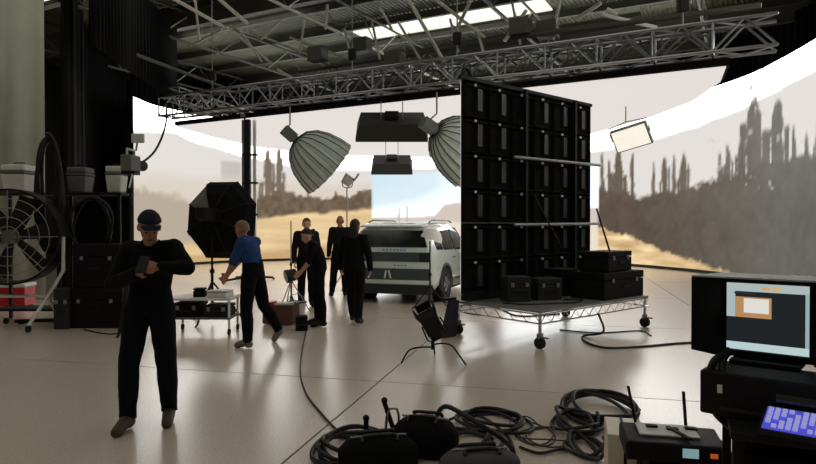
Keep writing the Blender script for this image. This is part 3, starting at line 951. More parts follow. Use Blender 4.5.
for x, y in ((0.04, 0.04), (CL - 0.04, 0.04), (CL - 0.04, CW - 0.04), (0.04, CW - 0.04)):
    lg = MB().cyl((x, y, 0.20), (x, y, DZ - 0.02), 0.022).build('leg', M_CHROME, cart, True)
    MB().cyl((x - 0.028, y, 0.075), (x + 0.028, y, 0.075), 0.075, n=20).build('caster_wheel', M_TYRE, lg, True)
    MB().box((x, y, 0.165), (0.085, 0.05, 0.07)).build('caster_fork', M_STEEL, lg, bevel=0.008)
    MB().box((x, y - 0.08, 0.15), (0.03, 0.09, 0.02)).build('caster_brake', M_RED if (x > 1 and y < 1) else M_STEEL, lg)

PW, PH, NC, NR = 0.53, 0.515, 6, 6
pw = empty('panel_wall', CN + Rz(ang) @ Vector((-0.02, 1.36, 0)), 'tall black wall of screen panels on the cart, seen from behind', 'screen', rz=ang)
z0 = 0.60
bm = bmesh.new()
bmesh.ops.create_cube(bm, size=1.0)
bmesh.ops.scale(bm, vec=(PW - 0.001, 0.09, PH - 0.001), verts=bm.verts)
bf = [f for f in bm.faces if f.normal.y < -0.9]
r_ = bmesh.ops.inset_region(bm, faces=bf, thickness=0.035, depth=-0.0)
bmesh.ops.translate(bm, vec=(0, 0.055, 0), verts=list({v for f in bf for v in f.verts}))
mod_me = bpy.data.meshes.new('panel_module'); bm.to_mesh(mod_me); bm.free(); mod_me.materials.append(M_BLACKM)
M_FACE = mat('panel_face', (0.02, 0.02, 0.02), 0.5, emit=srgb(240, 236, 228), gain=0.6)
ctrl_me = MB().box((0, 0, 0), (0.10, 0.05, PH * 0.62)).mesh('control_box', mat('panel_box', srgb(48, 48, 48), 0.5))
knob_me = MB().cyl((0, -0.012, 0), (0, 0.012, 0), 0.020, n=10).mesh('lock_knob', M_WHITE)
bar_me = MB().box((0, 0, 0), (PW - 0.03, 0.025, 0.03)).mesh('cross_bar', M_BLACKM)
face_me = MB().box((0, 0, 0), (PW - 0.006, 0.006, PH - 0.006)).mesh('module_face', M_FACE)
for i in range(NC):
    for j in range(NR):
        cx, cz = (i + 0.5) * PW, z0 + (j + 0.5) * PH
        mo = inst('panel_module', mod_me, pw, (cx, 0, cz))
        inst('control_box', ctrl_me, mo, (0.06, -0.012, 0.0))
        inst('cross_bar', bar_me, mo, (0, -0.02, PH * 0.38))
        inst('lock_knob', knob_me, mo, (-PW * 0.12, -0.056, PH * 0.38))
        inst('module_face', face_me, mo, (0, 0.05, 0))
for z in (z0 + PH * 1.95, z0 + PH * 3.95):
    rod('support_pipe', (0.95, -0.16, z), (NC * PW + 0.12, -0.16, z + 0.02), 0.024, M_STEEL, pw)
for x in (1.30, 2.62):
    MB().box((x, -0.10, z0 + PH * 3.0), (0.05, 0.06, PH * 6.1)).build('ladder_post', M_BLACK, pw)
MB().box((NC * PW / 2, -0.02, z0 - 0.05), (NC * PW, 0.12, 0.085)).build('base_beam', M_BLACK, pw)
MB().box((NC * PW / 2, 0, z0 + NR * PH + 0.03), (NC * PW + 0.14, 0.07, 0.05)).build('top_beam', M_BLACK, pw)
MB().tube([(0.16, 0, z0 + NR * PH + 0.05), (0.10, 0, z0 + NR * PH + 0.16), (0.02, 0, z0 + NR * PH + 0.17), (-0.02, 0, z0 + NR * PH + 0.06)], 0.03).build('lifting_eye', M_BLACK, pw, True)
rod('stay', (1.45, -0.14, 2.08), (1.92, -0.34, 1.22), 0.014, M_BLACK, pw)
rod('stay', (3.20, -0.16, 1.88), (2.46, -0.86, 1.20), 0.016, M_BLACK, pw)
# slanted base plate beside the cart
bp = empty('base_plate', (CN + Rz(ang) @ Vector((-0.22, 1.42, 0))), 'dark purple slanted plate standing at the left end of the cart', 'plate', rz=ang)
M_PURP = mat('purple_plate', srgb(44, 36, 56), 0.5)
MB().loft([[Vector((-0.18, y, 0)), Vector((0.10, y, 0)), Vector((0.16, y, 0.52)), Vector((-0.02, y, 0.52))] for y in (-0.03, 0.03)]).build('plate', M_PURP, bp, bevel=0.008)
MB().box((-0.03, 0.0, 0.545), (0.24, 0.08, 0.04)).build('clamp', M_BLACK, bp)

# gear standing on the cart
def on_cart(x, y, z=DZ - 0.005):
    return CN + Rz(ang) @ Vector((x, y, z))


def gear_box(name, loc, size, material, label, rz=0.0, cat='case', latches=True, handle=True, lid=True):
    root = empty(name, loc, label, cat, rz=rz)
    x, y, z = size
    if lid:
        MB().box((0, 0, z * 0.35), (x, y, z * 0.7)).build('body', material, root, bevel=0.012)
        MB().box((0, 0, z * 0.85 + 0.004), (x * 1.01, y * 1.01, z * 0.3 - 0.008)).build('lid', material, root, bevel=0.012)
    else:
        MB().box((0, 0, z * 0.5), (x, y, z)).build('body', material, root, bevel=0.012)
    if latches:
        for sx in (-0.3, 0.3):
            MB().box((sx * x, -y / 2 - 0.01, z * 0.68), (0.05, 0.02, 0.06)).build('latch', M_STEEL, root, bevel=0.004)
    if handle:
        hw = min(0.09, x * 0.25)
        MB().tube([(-hw, -y / 2 - 0.005, z * 0.45), (-hw, -y / 2 - 0.035, z * 0.45), (hw, -y / 2 - 0.035, z * 0.45), (hw, -y / 2 - 0.005, z * 0.45)], 0.01).build('handle', M_BLACK, root, True)
    return root


M_CASE = mat('case_black', srgb(14, 14, 15), 0.75, spec=0.25)
M_CASEG = mat('case_grey', srgb(46, 46, 46), 0.7, spec=0.3)
gear_box('power_box', on_cart(0.62, 0.92), (0.36, 0.32, 0.36), M_CASEG, 'dark grey power box on the cart, nearest the left end of the panel wall', ang - 0.5, 'box')
gear_box('power_box', on_cart(1.14, 0.78), (0.40, 0.30, 0.32), M_CASEG, 'dark grey power box in the middle of the cart with a cable on top', ang - 0.4, 'box')
gear_box('flight_case', on_cart(2.16, 0.36), (1.12, 0.58, 0.40), M_CASE, 'large black flight case lying on the right half of the cart', ang, 'case')
gear_box('flight_case', on_cart(2.12, 0.36, DZ + 0.40), (0.80, 0.46, 0.30), M_CASE, 'smaller black case stacked on top of the large flight case', ang + 0.1, 'case')
gear_box('equipment_bag', on_cart(1.80, 0.98), (0.40, 0.40, 0.42), M_CASE, 'black soft bag on the cart between the power boxes and the big flight case', ang, 'bag', latches=False)
q = on_cart(1.2, 0.6)
tag(MB().tube(catmull([on_cart(1.2, 0.50, DZ + 0.008), on_cart(1.35, 0.28, DZ + 0.012), on_cart(1.0, 0.18, DZ + 0.01), on_cart(0.6, 0.35, DZ + 0.01), on_cart(0.3, 0.5, DZ + 0.012), on_cart(0.2, 0.8, DZ + 0.01)], 10), 0.011).build('power_cable', M_RUB, smooth=True), 'thin black cable lying across the cart deck in front of the power boxes', 'cable')

# ------------------------------------------------------------------ people
def person(loc, fwd, label, J_=None, clothes=None, hair=None, cap=None, h=1.75, shoes=None, head_dir=None, skin=None, sleeves='long', vox=0.0125, hold=None, fem=False):
    """a posed figure: fwd = facing direction (x, y); J_ = joint offsets from loc; R is the person's right"""
    skin = skin or M_SKIN
    f = Vector((fwd[0], fwd[1], 0)).normalized(); r = Vector((f.y, -f.x, 0)); up = Vector((0, 0, 1))
    k = h / 1.75
    D = {'pelvis': (0, 0, 0.96), 'waist': (0, 0, 1.12), 'chest': (0, 0.01, 1.32), 'neck': (0, 0.0, 1.475), 'head': (0, 0.035, 1.625)}
    for s_, n in ((1, 'R'), (-1, 'L')):
        D.update({'shoulder_' + n: (0.175 * s_, 0, 1.42), 'elbow_' + n: (0.235 * s_, -0.03, 1.13), 'wrist_' + n: (0.24 * s_, 0.08, 0.89),
                  'hip_' + n: (0.09 * s_, 0, 0.93), 'knee_' + n: (0.10 * s_, 0.03, 0.50), 'ankle_' + n: (0.105 * s_, -0.01, 0.085), 'toe_' + n: (0.125 * s_, 0.16, 0.035)})
    P = {n: (r * v[0] + f * v[1] + up * v[2]) * k for n, v in D.items()}
    for n, v in (J_ or {}).items():
        P[n] = Vector(v)
    for n in ('R', 'L'):
        if J_ and ('ankle_' + n) in J_ and ('toe_' + n) not in J_:
            P['toe_' + n] = P['ankle_' + n] + (f * 0.17 + r * (0.02 if n == 'R' else -0.02)) * k + up * (-0.05 * k)
    root = empty('person', loc, label, 'person', 'people working on the stage')
    mb = MB(); caps = []       # caps: (a, b, ra, rb, region)

    def cap_(a, b, ra, rb, reg, n=12):
        a, b = Vector(a), Vector(b)
        d = (b - a)
        if d.length < 1e-4:
            d = Vector((0, 0, 1e-3))
        dn = d.normalized()
        pts = [a - dn * ra * 0.95, a - dn * ra * 0.7, a - dn * ra * 0.35, a, (a * 2 + b) / 3, (a + b * 2) / 3, b, b + dn * rb * 0.35, b + dn * rb * 0.7, b + dn * rb * 0.95]
        rad = [ra * 0.3, ra * 0.71, ra * 0.94, ra, ra + (rb - ra) / 3, ra + (rb - ra) * 2 / 3, rb, rb * 0.94, rb * 0.71, rb * 0.3]
        mb.tube(pts, rad, n)
        caps.append((a, b, ra, rb, reg))

    def slab(a, b, wa, wb, ta, tb, side, reg):
        """elliptical trunk piece"""
        rings = []
        a, b = Vector(a), Vector(b); d = (b - a).normalized(); s_ = (side - d * side.dot(d)).normalized(); t_ = d.cross(s_)
        for q, sc in ((-0.35, 0.45), (-0.22, 0.8), (0, 1), (0.33, 1), (0.66, 1), (1, 1), (1.22, 0.8), (1.35, 0.45)):
            qc = min(1, max(0, q)); w_ = (wa + (wb - wa) * qc) * sc; th = (ta + (tb - ta) * qc) * sc
            rings.append([a.lerp(b, q) + s_ * math.cos(x) * w_ + t_ * math.sin(x) * th for x in [2 * math.pi * i / 18 for i in range(18)]])
        mb.loft(rings)
        for sg in (-1, 0, 1):
            caps.append((a + s_ * sg * (wa - ta) * 0.9, b + s_ * sg * (wb - tb) * 0.9, ta, tb, reg))

    sh = (P['shoulder_R'] - P['shoulder_L']).normalized(); hp = (P['hip_R'] - P['hip_L']).normalized()
    wsc = 0.9 if fem else 1.0
    slab(P['pelvis'], P['waist'], 0.160 * k, 0.140 * k * wsc, 0.115 * k, 0.10 * k, hp, 'legs')
    slab(P['waist'], P['chest'], 0.140 * k * wsc, 0.165 * k * wsc, 0.10 * k, 0.115 * k, sh, 'top')
    slab(P['chest'], P['chest'].lerp(P['neck'], 0.6), 0.165 * k * wsc, 0.135 * k * wsc, 0.112 * k, 0.085 * k, sh, 'top')
    hd = head_dir and Vector(head_dir).normalized() or f
    cap_(P['chest'].lerp(P['neck'], 0.8), P['head'] - up * 0.06 * k, 0.058 * k, 0.052 * k, 'skin')
    # head: skull, face, jaw, nose, brow, ears
    hr = Vector((hd.y, -hd.x, 0)); hr = hr.normalized() if hr.length > 1e-3 else r
    hu = hr.cross(hd); HR = Matrix((hr, hd, hu)).transposed()
    hc = P['head']
    hl = lambda x, y, z: hc + HR @ Vector((x, y, z)) * k
    def ell(c_, rad, reg='skin'):
        mb.ell(hl(*c_), [q * k for q in rad], HR, 16, 12)
        m_ = min(rad) * k
        ax = max(range(3), key=lambda i: rad[i]); e = Vector((0, 0, 0)); e[ax] = rad[ax] - min(rad)
        caps.append((hl(*(Vector(c_) - e)), hl(*(Vector(c_) + e)), m_, m_, reg))
    ell((0, -0.012, 0.025), (0.076, 0.095, 0.092)); ell((0, 0.02, -0.03), (0.064, 0.072, 0.085)); ell((0, 0.045, -0.085), (0.042, 0.042, 0.032))
    ell((0, 0.088, -0.028), (0.015, 0.026, 0.026)); ell((0, 0.068, 0.012), (0.058, 0.022, 0.014)); ell((0, 0.078, -0.068), (0.026, 0.014, 0.012))
    for sx in (-1, 1):
        ell((sx * 0.079, -0.012, -0.012), (0.012, 0.022, 0.034))
    for n in ('R', 'L'):
        sg = 1 if n == 'R' else -1
        cap_(P['chest'].lerp(P['neck'], 0.55) + sh * sg * 0.06 * k, P['shoulder_' + n], 0.07 * k, 0.062 * k * wsc, 'top')
        cap_(P['shoulder_' + n], P['elbow_' + n], 0.058 * k * wsc, 0.043 * k * wsc, 'top')
        cap_(P['elbow_' + n], P['wrist_' + n], 0.043 * k * wsc, 0.029 * k, 'top' if sleeves == 'long' else 'skin')
        cap_(P['hip_' + n], P['knee_' + n], 0.088 * k, 0.060 * k, 'legs')
        kn, an_ = P['knee_' + n], P['ankle_' + n]
        bk = -f * 0.018 * k
        cap_(kn, kn.lerp(an_, 0.35) + bk, 0.058 * k, 0.058 * k, 'legs'); cap_(kn.lerp(an_, 0.35) + bk, an_, 0.058 * k, 0.040 * k, 'legs')
        cap_(an_, P['toe_' + n], 0.042 * k, 0.034 * k, 'foot'); cap_(an_ + Vector((0, 0, -0.035 * k)), an_ - (P['toe_' + n] - an_) * 0.22 + Vector((0, 0, -0.045 * k)), 0.036 * k, 0.034 * k, 'foot')
        # hand: palm, four fingers, thumb
        w_, e_ = P['wrist_' + n], P['elbow_' + n]
        key = 'hand_' + n
        hdv = (Vector(J_[key]) - w_).normalized() if J_ and key in J_ else ((w_ - e_).normalized() + f * 0.15).normalized()
        pn = (f * -1 if False else (r * -sg)); pn = (pn - hdv * pn.dot(hdv)); pn = pn.normalized() if pn.length > 1e-3 else up     # palm faces the body
        ws = hdv.cross(pn).normalized() * sg
        if ws.dot(f) < 0:
            ws = -ws        # thumb side forward
        pc = w_ + hdv * 0.05 * k
        for o in (-0.024, 0.0, 0.024):
            cap_(w_ + hdv * 0.015 * k + ws * o * 0.8 * k, w_ + hdv * 0.075 * k + ws * o * 1.1 * k, 0.0155 * k, 0.014 * k, 'skin', 8)
        for i, (o, ln) in enumerate(((0.031, 0.070), (0.010, 0.078), (-0.011, 0.073), (-0.031, 0.058))):
            b0 = w_ + hdv * 0.080 * k + ws * o * k
            m0 = b0 + (hdv * 0.9 + pn * 0.35).normalized() * ln * 0.5 * k
            e0 = m0 + (hdv * 0.45 + pn * 0.9).normalized() * ln * 0.5 * k
            cap_(b0, m0, 0.0105 * k, 0.0095 * k, 'skin', 8); cap_(m0, e0, 0.0095 * k, 0.008 * k, 'skin', 8)
        t0 = w_ + hdv * 0.03 * k + ws * 0.028 * k; t1 = t0 + (hdv * 0.6 + ws * 0.7 + pn * 0.4).normalized() * 0.042 * k; t2 = t1 + (hdv * 0.9 + pn * 0.5).normalized() * 0.03 * k
        cap_(t0, t1, 0.0135 * k, 0.011 * k, 'skin', 8); cap_(t1, t2, 0.011 * k, 0.009 * k, 'skin', 8)
    # one continuous surface
    tmp = bpy.data.objects.new('tmp', mb.mesh('tmp', None)); COL.objects.link(tmp)
    rm = tmp.modifiers.new('r', 'REMESH'); rm.mode = 'VOXEL'; rm.voxel_size = vox * k
    sm_ = tmp.modifiers.new('s', 'SMOOTH'); sm_.factor = 0.5; sm_.iterations = 3
    bpy.context.view_layer.update()
    ev = tmp.evaluated_get(bpy.context.evaluated_depsgraph_get())
    me_ = bpy.data.meshes.new_from_object(ev)
    me_.name = 'body'
    bpy.data.objects.remove(tmp)
    me_.materials.clear(); me_.materials.append(skin)
    for p_ in me_.polygons:
        p_.use_smooth = True
    body = bpy.data.objects.new('body', me_); COL.objects.link(body); body.parent = root
    # regions
    nv = len(me_.vertices)
    co = np.empty(nv * 3); me_.vertices.foreach_get('co', co); co = co.reshape(-1, 3)
    no = np.empty(nv * 3); me_.vertices.foreach_get('normal', no); no = no.reshape(-1, 3)
    best = np.full(nv, 9.0); reg = np.zeros(nv, int); names = ['skin', 'top', 'legs', 'foot']
    for a, b, ra, rb, g in caps:
        a_ = np.array(a); d = np.array(b) - a_; dd = max(1e-9, d @ d)
        t = np.clip(((co - a_) @ d) / dd, 0, 1)
        dist = np.linalg.norm(co - a_ - t[:, None] * d, axis=1) - (ra + (rb - ra) * t)
        m_ = dist < best
        best[m_] = dist[m_]; reg[m_] = names.index(g)
    cl = {'top': M_BLACK, 'legs': M_BLACK, 'foot': M_BLACK}
    cl.update(clothes or {})
    polys = [tuple(p_.vertices) for p_ in me_.polygons]
    for g, nm, off in (('legs', 'trousers', 0.022), ('top', 'shirt', 0.020), ('foot', 'shoes', 0.010)):
        gi = names.index(g)
        if g == 'foot':
            sets = [[p_ for p_ in polys if all(reg[v] == gi for v in p_) and (np.linalg.norm(co[p_[0]][:2] - np.array(P['ankle_' + n].xy)) < np.linalg.norm(co[p_[0]][:2] - np.array(P['ankle_' + ('L' if n == 'R' else 'R')].xy)))] for n in ('R', 'L')]
            nm = 'shoe'
        else:
            sets = [[p_ for p_ in polys if sum(reg[v] == gi for v in p_) >= 2]]
        for S_ in sets:
            if not S_:
                continue
            used = sorted({v for p_ in S_ for v in p_}); mp = {v: i for i, v in enumerate(used)}
            V = []
            for v in used:
                q = Vector(co[v]); w_ = mnoise.noise(q * 9.0) * 0.5 + mnoise.noise(q * 22.0) * 0.25
                V.append(q + Vector(no[v]) * ((off + w_ * (0.012 if g != 'foot' else 0.002)) * k))
            # hem: turn the open edge back to the body
            ec = {}
            for p_ in S_:
                for i in range(len(p_)):
                    e = (p_[i], p_[(i + 1) % len(p_)]); ec.setdefault(tuple(sorted(e)), []).append(e)
            F_ = [tuple(mp[v] for v in p_) for p_ in S_]
            hem = {}
            for kx, es in ec.items():
                if len(es) == 1:
                    a, b = es[0]
                    for v in (a, b):
                        if v not in hem:
                            hem[v] = len(V); V.append(Vector(co[v]) - Vector(no[v]) * 0.004)
                    F_.append((mp[b], mp[a], hem[a], hem[b]))
            m2 = bpy.data.meshes.new(nm); m2.from_pydata([tuple(v) for v in V], [], F_); m2.update()
            m2.materials.append(cl[g])
            for p_ in m2.polygons:
                p_.use_smooth = True
            o = bpy.data.objects.new(nm, m2); COL.objects.link(o); o.parent = root
    # eyes, mouth
    for sx in (-1, 1):
        MB().ell(hl(sx * 0.030, 0.082, 0.0), [0.011 * k, 0.008 * k, 0.007 * k], HR, 8, 6).build('eye', M_GLOSSB, body, True)
    MB().ell(hl(0, 0.091, -0.066), [0.022 * k, 0.006 * k, 0.005 * k], HR, 8, 6).build('mouth', mat('lips', srgb(130, 70, 64), 0.5), body, True)

    def scalp(name, material, sc, z_front, z_back, flare=0.0):
        rings = []
        n = 20
        for i in range(9):
            ring = []
            for q in range(n):
                a = 2 * math.pi * q / n
                fr = 0.5 + 0.5 * math.sin(a)                      # 1 at the front
                low = z_back + (z_front - z_back) * fr ** 0.6
                ph = math.acos(max(-1, min(1, low / 0.105)))
                p_ = ph * (i + 0.15) / 8.15
                rr = math.sin(min(p_, 1.75)) + (flare if p_ > 1.6 else 0)
                ring.append(hl(0.084 * sc * rr * math.cos(a), -0.012 + 0.104 * sc * rr * math.sin(a), 0.022 + 0.104 * sc * math.cos(p_)))
            rings.append(ring)
        o = MB().loft(rings).build(name, material, root, True)
        return o
    if hair:
        hm, style = hair
        scalp('hair', hm, 1.03, 0.055, -0.075 if style != 'long' else -0.095)
        if style == 'long':
            rings = []
            for z, w_, t_, y in ((0.03, 0.07, 0.05, -0.06), (-0.06, 0.088, 0.05, -0.065), (-0.15, 0.09, 0.045, -0.075), (-0.25, 0.085, 0.04, -0.085), (-0.33, 0.055, 0.025, -0.085)):
                rings.append([hc + (hr * (math.cos(x) * w_) + hd * (y + math.sin(x) * t_)) * k + up * z * k for x in [2 * math.pi * i / 14 for i in range(14)]])
            MB().loft(rings).build('long_hair', hm, root, True)
        elif style == 'bun':
            MB().ell(hl(0, -0.13, 0.03), [0.045 * k] * 3, HR, 12, 8).build('hair_bun', hm, root, True)
    if cap:
        c_ = scalp('cap', cap, 1.10, 0.045, -0.005)
        br = []
        for y, w_, z in ((0.085, 0.074, 0.062), (0.115, 0.066, 0.060), (0.138, 0.044, 0.056)):
            br.append([hl(-w_, y, z), hl(0, y + 0.012, z + 0.012), hl(w_, y, z), hl(w_, y, z - 0.006), hl(0, y + 0.012, z + 0.005), hl(-w_, y, z - 0.006)])
        MB().loft(br).build('cap_brim', cap, c_, True)
    return root


M_NAVY = mat('navy_cloth', srgb(17, 20, 42), 0.9, bump=0.2, scale=60)
M_BLKC = mat('black_cloth', srgb(12, 12, 14), 0.95, bump=0.2, scale=60, spec=0.2)
M_CHAR = mat('charcoal_cloth', srgb(26, 25, 28), 0.9, bump=0.2, scale=60, spec=0.2)
M_DENIM = mat('dark_denim', srgb(14, 14, 24), 0.95, bump=0.3, scale=80, spec=0.2)
M_BLUE = mat('blue_cotton', srgb(38, 70, 122), 0.85, bump=0.2, scale=50, spec=0.2)
M_BROWN = mat('brown_leather', srgb(74, 60, 50), 0.6)
M_GREYSH = mat('grey_suede', srgb(130, 118, 106), 0.8)
M_HAIRD = mat('dark_hair', srgb(28, 22, 20), 0.55, bump=0.4, scale=120)
M_HAIRB = mat('brown_hair', srgb(92, 64, 46), 0.55, bump=0.4, scale=120)
M_HAIRG = mat('sandy_hair', srgb(134, 104, 80), 0.55, bump=0.4, scale=120)

# man with the navy cap, looking down at a hand-held device
p1 = Vector((-2.06, 4.98, 0))
person(p1, (0.30, -0.95), 'person in dark clothes and navy cap looking down at a small device', {
    'pelvis': (0.01, 0.0, 0.96), 'waist': (0.02, 0.0, 1.10), 'chest': (0.03, -0.01, 1.30), 'neck': (0.045, -0.05, 1.46), 'head': (0.05, -0.10, 1.585),
    'shoulder_R': (-0.15, 0.02, 1.40), 'shoulder_L': (0.21, -0.03, 1.415),
    'elbow_R': (-0.235, -0.10, 1.14), 'wrist_R': (0.02, -0.27, 1.24), 'hand_R': (0.10, -0.31, 1.28),
    'elbow_L': (0.35, -0.12, 1.27), 'wrist_L': (0.20, -0.27, 1.28), 'hand_L': (0.13, -0.33, 1.31),
    'hip_R': (-0.085, 0.0, 0.93), 'hip_L': (0.10, 0.0, 0.93),
    'knee_R': (-0.125, -0.08, 0.50), 'knee_L': (0.125, 0.04, 0.50),
    'ankle_R': (-0.135, -0.08, 0.085), 'toe_R': (-0.14, -0.26, 0.035), 'ankle_L': (0.115, 0.12, 0.085), 'toe_L': (0.16, -0.05, 0.035)},
    {'top': M_BLKC, 'legs': M_DENIM, 'foot': M_BROWN}, (M_HAIRD, 'short'), M_NAVY, 1.74, head_dir=(0.38, -0.72, -0.50), vox=0.0105)
dv = empty('handheld_device', p1 + Vector((0.115, -0.38, 1.31)), 'small black device held in the hands of the person with the cap', 'device')
Rd = Matrix.Rotation(math.radians(-40), 3, 'X')
MB().box((0, 0, 0), (0.075, 0.018, 0.15), Rd).build('case', M_BLACK, dv, bevel=0.005)
MB().box(Rd @ Vector((0, 0.0105, 0.005)), (0.065, 0.003, 0.125), Rd).build('screen', M_GLASS, dv)

# man in the blue shirt bending over the low white cart
p2 = Vector((-2.03, 8.15, 0))
person(p2, (-0.86, 0.5), 'person in a blue shirt and dark trousers leaning over the low white cart', {
    'pelvis': (0.0, 0.10, 0.95), 'waist': (-0.015, 0.12, 1.10), 'chest': (-0.07, 0.14, 1.28), 'neck': (-0.125, 0.16, 1.43), 'head': (-0.175, 0.18, 1.535),
    'shoulder_R': (-0.03, 0.31, 1.37), 'shoulder_L': (-0.12, -0.02, 1.37),
    'elbow_R': (-0.26, 0.42, 1.13), 'wrist_R': (-0.42, 0.40, 0.93), 'hand_R': (-0.52, 0.42, 0.85),
    'elbow_L': (-0.24, -0.02, 1.11), 'wrist_L': (-0.36, 0.08, 0.90), 'hand_L': (-0.44, 0.14, 0.82),
    'hip_R': (0.02, 0.19, 0.92), 'hip_L': (-0.04, 0.02, 0.92), 'knee_L': (-0.06, -0.06, 0.50), 'ankle_L': (-0.05, -0.02, 0.085),
    'knee_R': (0.10, 0.24, 0.53), 'ankle_R': (0.28, 0.36, 0.17), 'toe_R': (0.20, 0.44, 0.04), 'toe_L': (-0.20, 0.03, 0.035)},
    {'top': M_BLUE, 'legs': M_BLKC, 'foot': M_GREYSH}, (M_HAIRG, 'short'), None, 1.74, head_dir=(-0.82, 0.48, -0.32), sleeves='short')

# pair by the gear pile
p3 = Vector((-1.44, 9.95, 0))
person(p3, (-0.96, -0.2), 'person in black bending forward beside the gear pile', {
    'pelvis': (0.03, 0, 0.90), 'waist': (0.03, 0, 1.04), 'chest': (-0.04, 0, 1.20), 'neck': (-0.11, 0, 1.33), 'head': (-0.165, -0.01, 1.43),
    'shoulder_R': (-0.05, 0.15, 1.28), 'shoulder_L': (-0.05, -0.15, 1.28), 'elbow_L': (-0.11, -0.19, 1.02), 'wrist_L': (-0.25, -0.13, 0.84), 'hand_L': (-0.33, -0.12, 0.78),
    'elbow_R': (-0.12, 0.20, 1.02), 'wrist_R': (-0.27, 0.14, 0.86), 'hand_R': (-0.34, 0.12, 0.80),
    'hip_R': (0.03, 0.09, 0.87), 'hip_L': (0.03, -0.09, 0.87), 'knee_R': (-0.02, 0.10, 0.46), 'knee_L': (0.06, -0.10, 0.46), 'ankle_R': (-0.01, 0.12, 0.08), 'ankle_L': (0.10, -0.10, 0.08)},
    {'top': M_BLKC, 'legs': M_BLKC, 'foot': M_BLACK}, (M_HAIRD, 'bun'), None, 1.62, head_dir=(-0.85, -0.2, -0.35), sleeves='short', skin=M_SKIN2, fem=True)
person(Vector((-1.99, 12.3, 0)), (0.25, -0.95), 'person in charcoal clothes half hidden behind the bending person in black', {}, {'top': M_CHAR, 'legs': M_BLKC, 'foot': M_BLACK}, (M_HAIRB, 'short'), None, 1.74, skin=M_SKIN2)

# pair walking by the car
p5 = Vector((-0.87, 10.2, 0))
person(p5, (0.35, 0.93), 'person all in black walking towards the car, seen from behind', {
    'ankle_R': (0.07, -0.14, 0.10), 'toe_R': (0.11, 0.02, 0.035), 'knee_R': (0.09, 0.02, 0.49), 'ankle_L': (-0.05, 0.26, 0.085), 'toe_L': (-0.01, 0.43, 0.035), 'knee_L': (-0.07, 0.20, 0.50),
    'elbow_R': (0.24, -0.05, 1.10), 'wrist_R': (0.25, 0.08, 0.88), 'elbow_L': (-0.24, 0.12, 1.10), 'wrist_L': (-0.25, 0.24, 0.88)},
    {'top': M_BLKC, 'legs': M_BLKC, 'foot': M_BLACK}, (M_HAIRD, 'long'), None, 1.70)
p6 = Vector((-1.52, 14.1, 0))
person(p6, (-0.3, 0.95), 'person in charcoal clothes standing just beyond the person walking towards the car', {
    'ankle_L': (-0.19, -0.05, 0.085), 'knee_L': (-0.15, 0.0, 0.50), 'toe_L': (-0.24, 0.10, 0.035)}, {'top': M_CHAR, 'legs': M_BLKC, 'foot': M_BLACK}, None, None, 1.82)

# ------------------------------------------------------------------ left side: wind fan, rack, cases
fan = empty('wind_fan', (at(14, 0, 9.7).x, 9.7, 0), 'big round black wind fan on white legs at the left edge', 'fan')
FZ, FR = 1.42, 0.70
Mf = Matrix.Translation((0, 0, FZ)) @ Matrix.Rotation(math.radians(12), 4, 'Z') @ Matrix.Rotation(math.radians(90), 4, 'X')
dm = MB(); rings = []
for r_, z_ in [(FR, -0.26), (FR + 0.03, -0.26), (FR + 0.035, 0.0), (FR + 0.03, 0.26), (FR, 0.26), (FR - 0.02, 0.0)]:
    rings.append([Mf @ Vector((r_ * math.cos(a), r_ * math.sin(a), z_)) for a in [2 * math.pi * k / 40 for k in range(40)]])
dm.loft(rings, False, True).build('drum', M_BLACK, fan, True)
for r_ in (0.16, 0.30, 0.44, 0.58):
    MB().tube([Mf @ Vector((r_ * math.cos(a), r_ * math.sin(a), 0.25)) for a in [2 * math.pi * k / 32 for k in range(32)]], 0.006, 6, True).build('grille_ring', M_STEEL, fan, True)
for k in range(8):
    a = 2 * math.pi * k / 8
    rod('grille_spoke', Mf @ Vector((0.1 * math.cos(a), 0.1 * math.sin(a), 0.25)), Mf @ Vector((FR * math.cos(a), FR * math.sin(a), 0.25)), 0.007, M_STEEL, fan, 6)
MB().cyl(Mf @ Vector((0, 0, -0.15)), Mf @ Vector((0, 0, 0.2)), 0.11, n=20).build('motor_hub', M_GREY, fan, True)
for k in range(6):
    a = 2 * math.pi * k / 6 + 0.2
    u_ = Vector((math.cos(a), math.sin(a), 0)); v_ = Vector((-math.sin(a), math.cos(a), 0)); w_ = Vector((0, 0, 1))
    rg = []
    for r_, ch, tw_ in ((0.10, 0.09, 0.9), (0.35, 0.13, 0.6), (0.64, 0.12, 0.4)):
        e = v_ * math.cos(tw_) + w_ * math.sin(tw_); n_ = u_.cross(e)
        rg.append([Mf @ (u_ * r_ + e * s1 * ch + n_ * s2 * 0.008) for s1, s2 in ((-1, -1), (1, -1), (1, 1), (-1, 1))])
    MB().loft(rg).build('blade', M_CASEG, fan, True)
for sx in (-1, 1):
    MB().tube([(sx * (FR + 0.06), 0, FZ), (sx * (FR + 0.06), 0, 0.9), (sx * 0.52, 0, 0.50), (sx * 0.40, -0.35, 0.06)], 0.028).build('front_leg', M_WHITE, fan, True)
    MB().tube([(sx * 0.52, 0, 0.50), (sx * 0.45, 0.45, 0.06)], 0.026).build('rear_leg', M_WHITE, fan, True)
    for y in (-0.35, 0.45):
        MB().cyl((sx * 0.42 - 0.02, y, 0.05), (sx * 0.42 + 0.02, y, 0.05), 0.05).build('wheel', M_TYRE, fan, True)
rod('cross_bar', (-0.52, 0, 0.50), (0.52, 0, 0.50), 0.024, M_WHITE, fan)

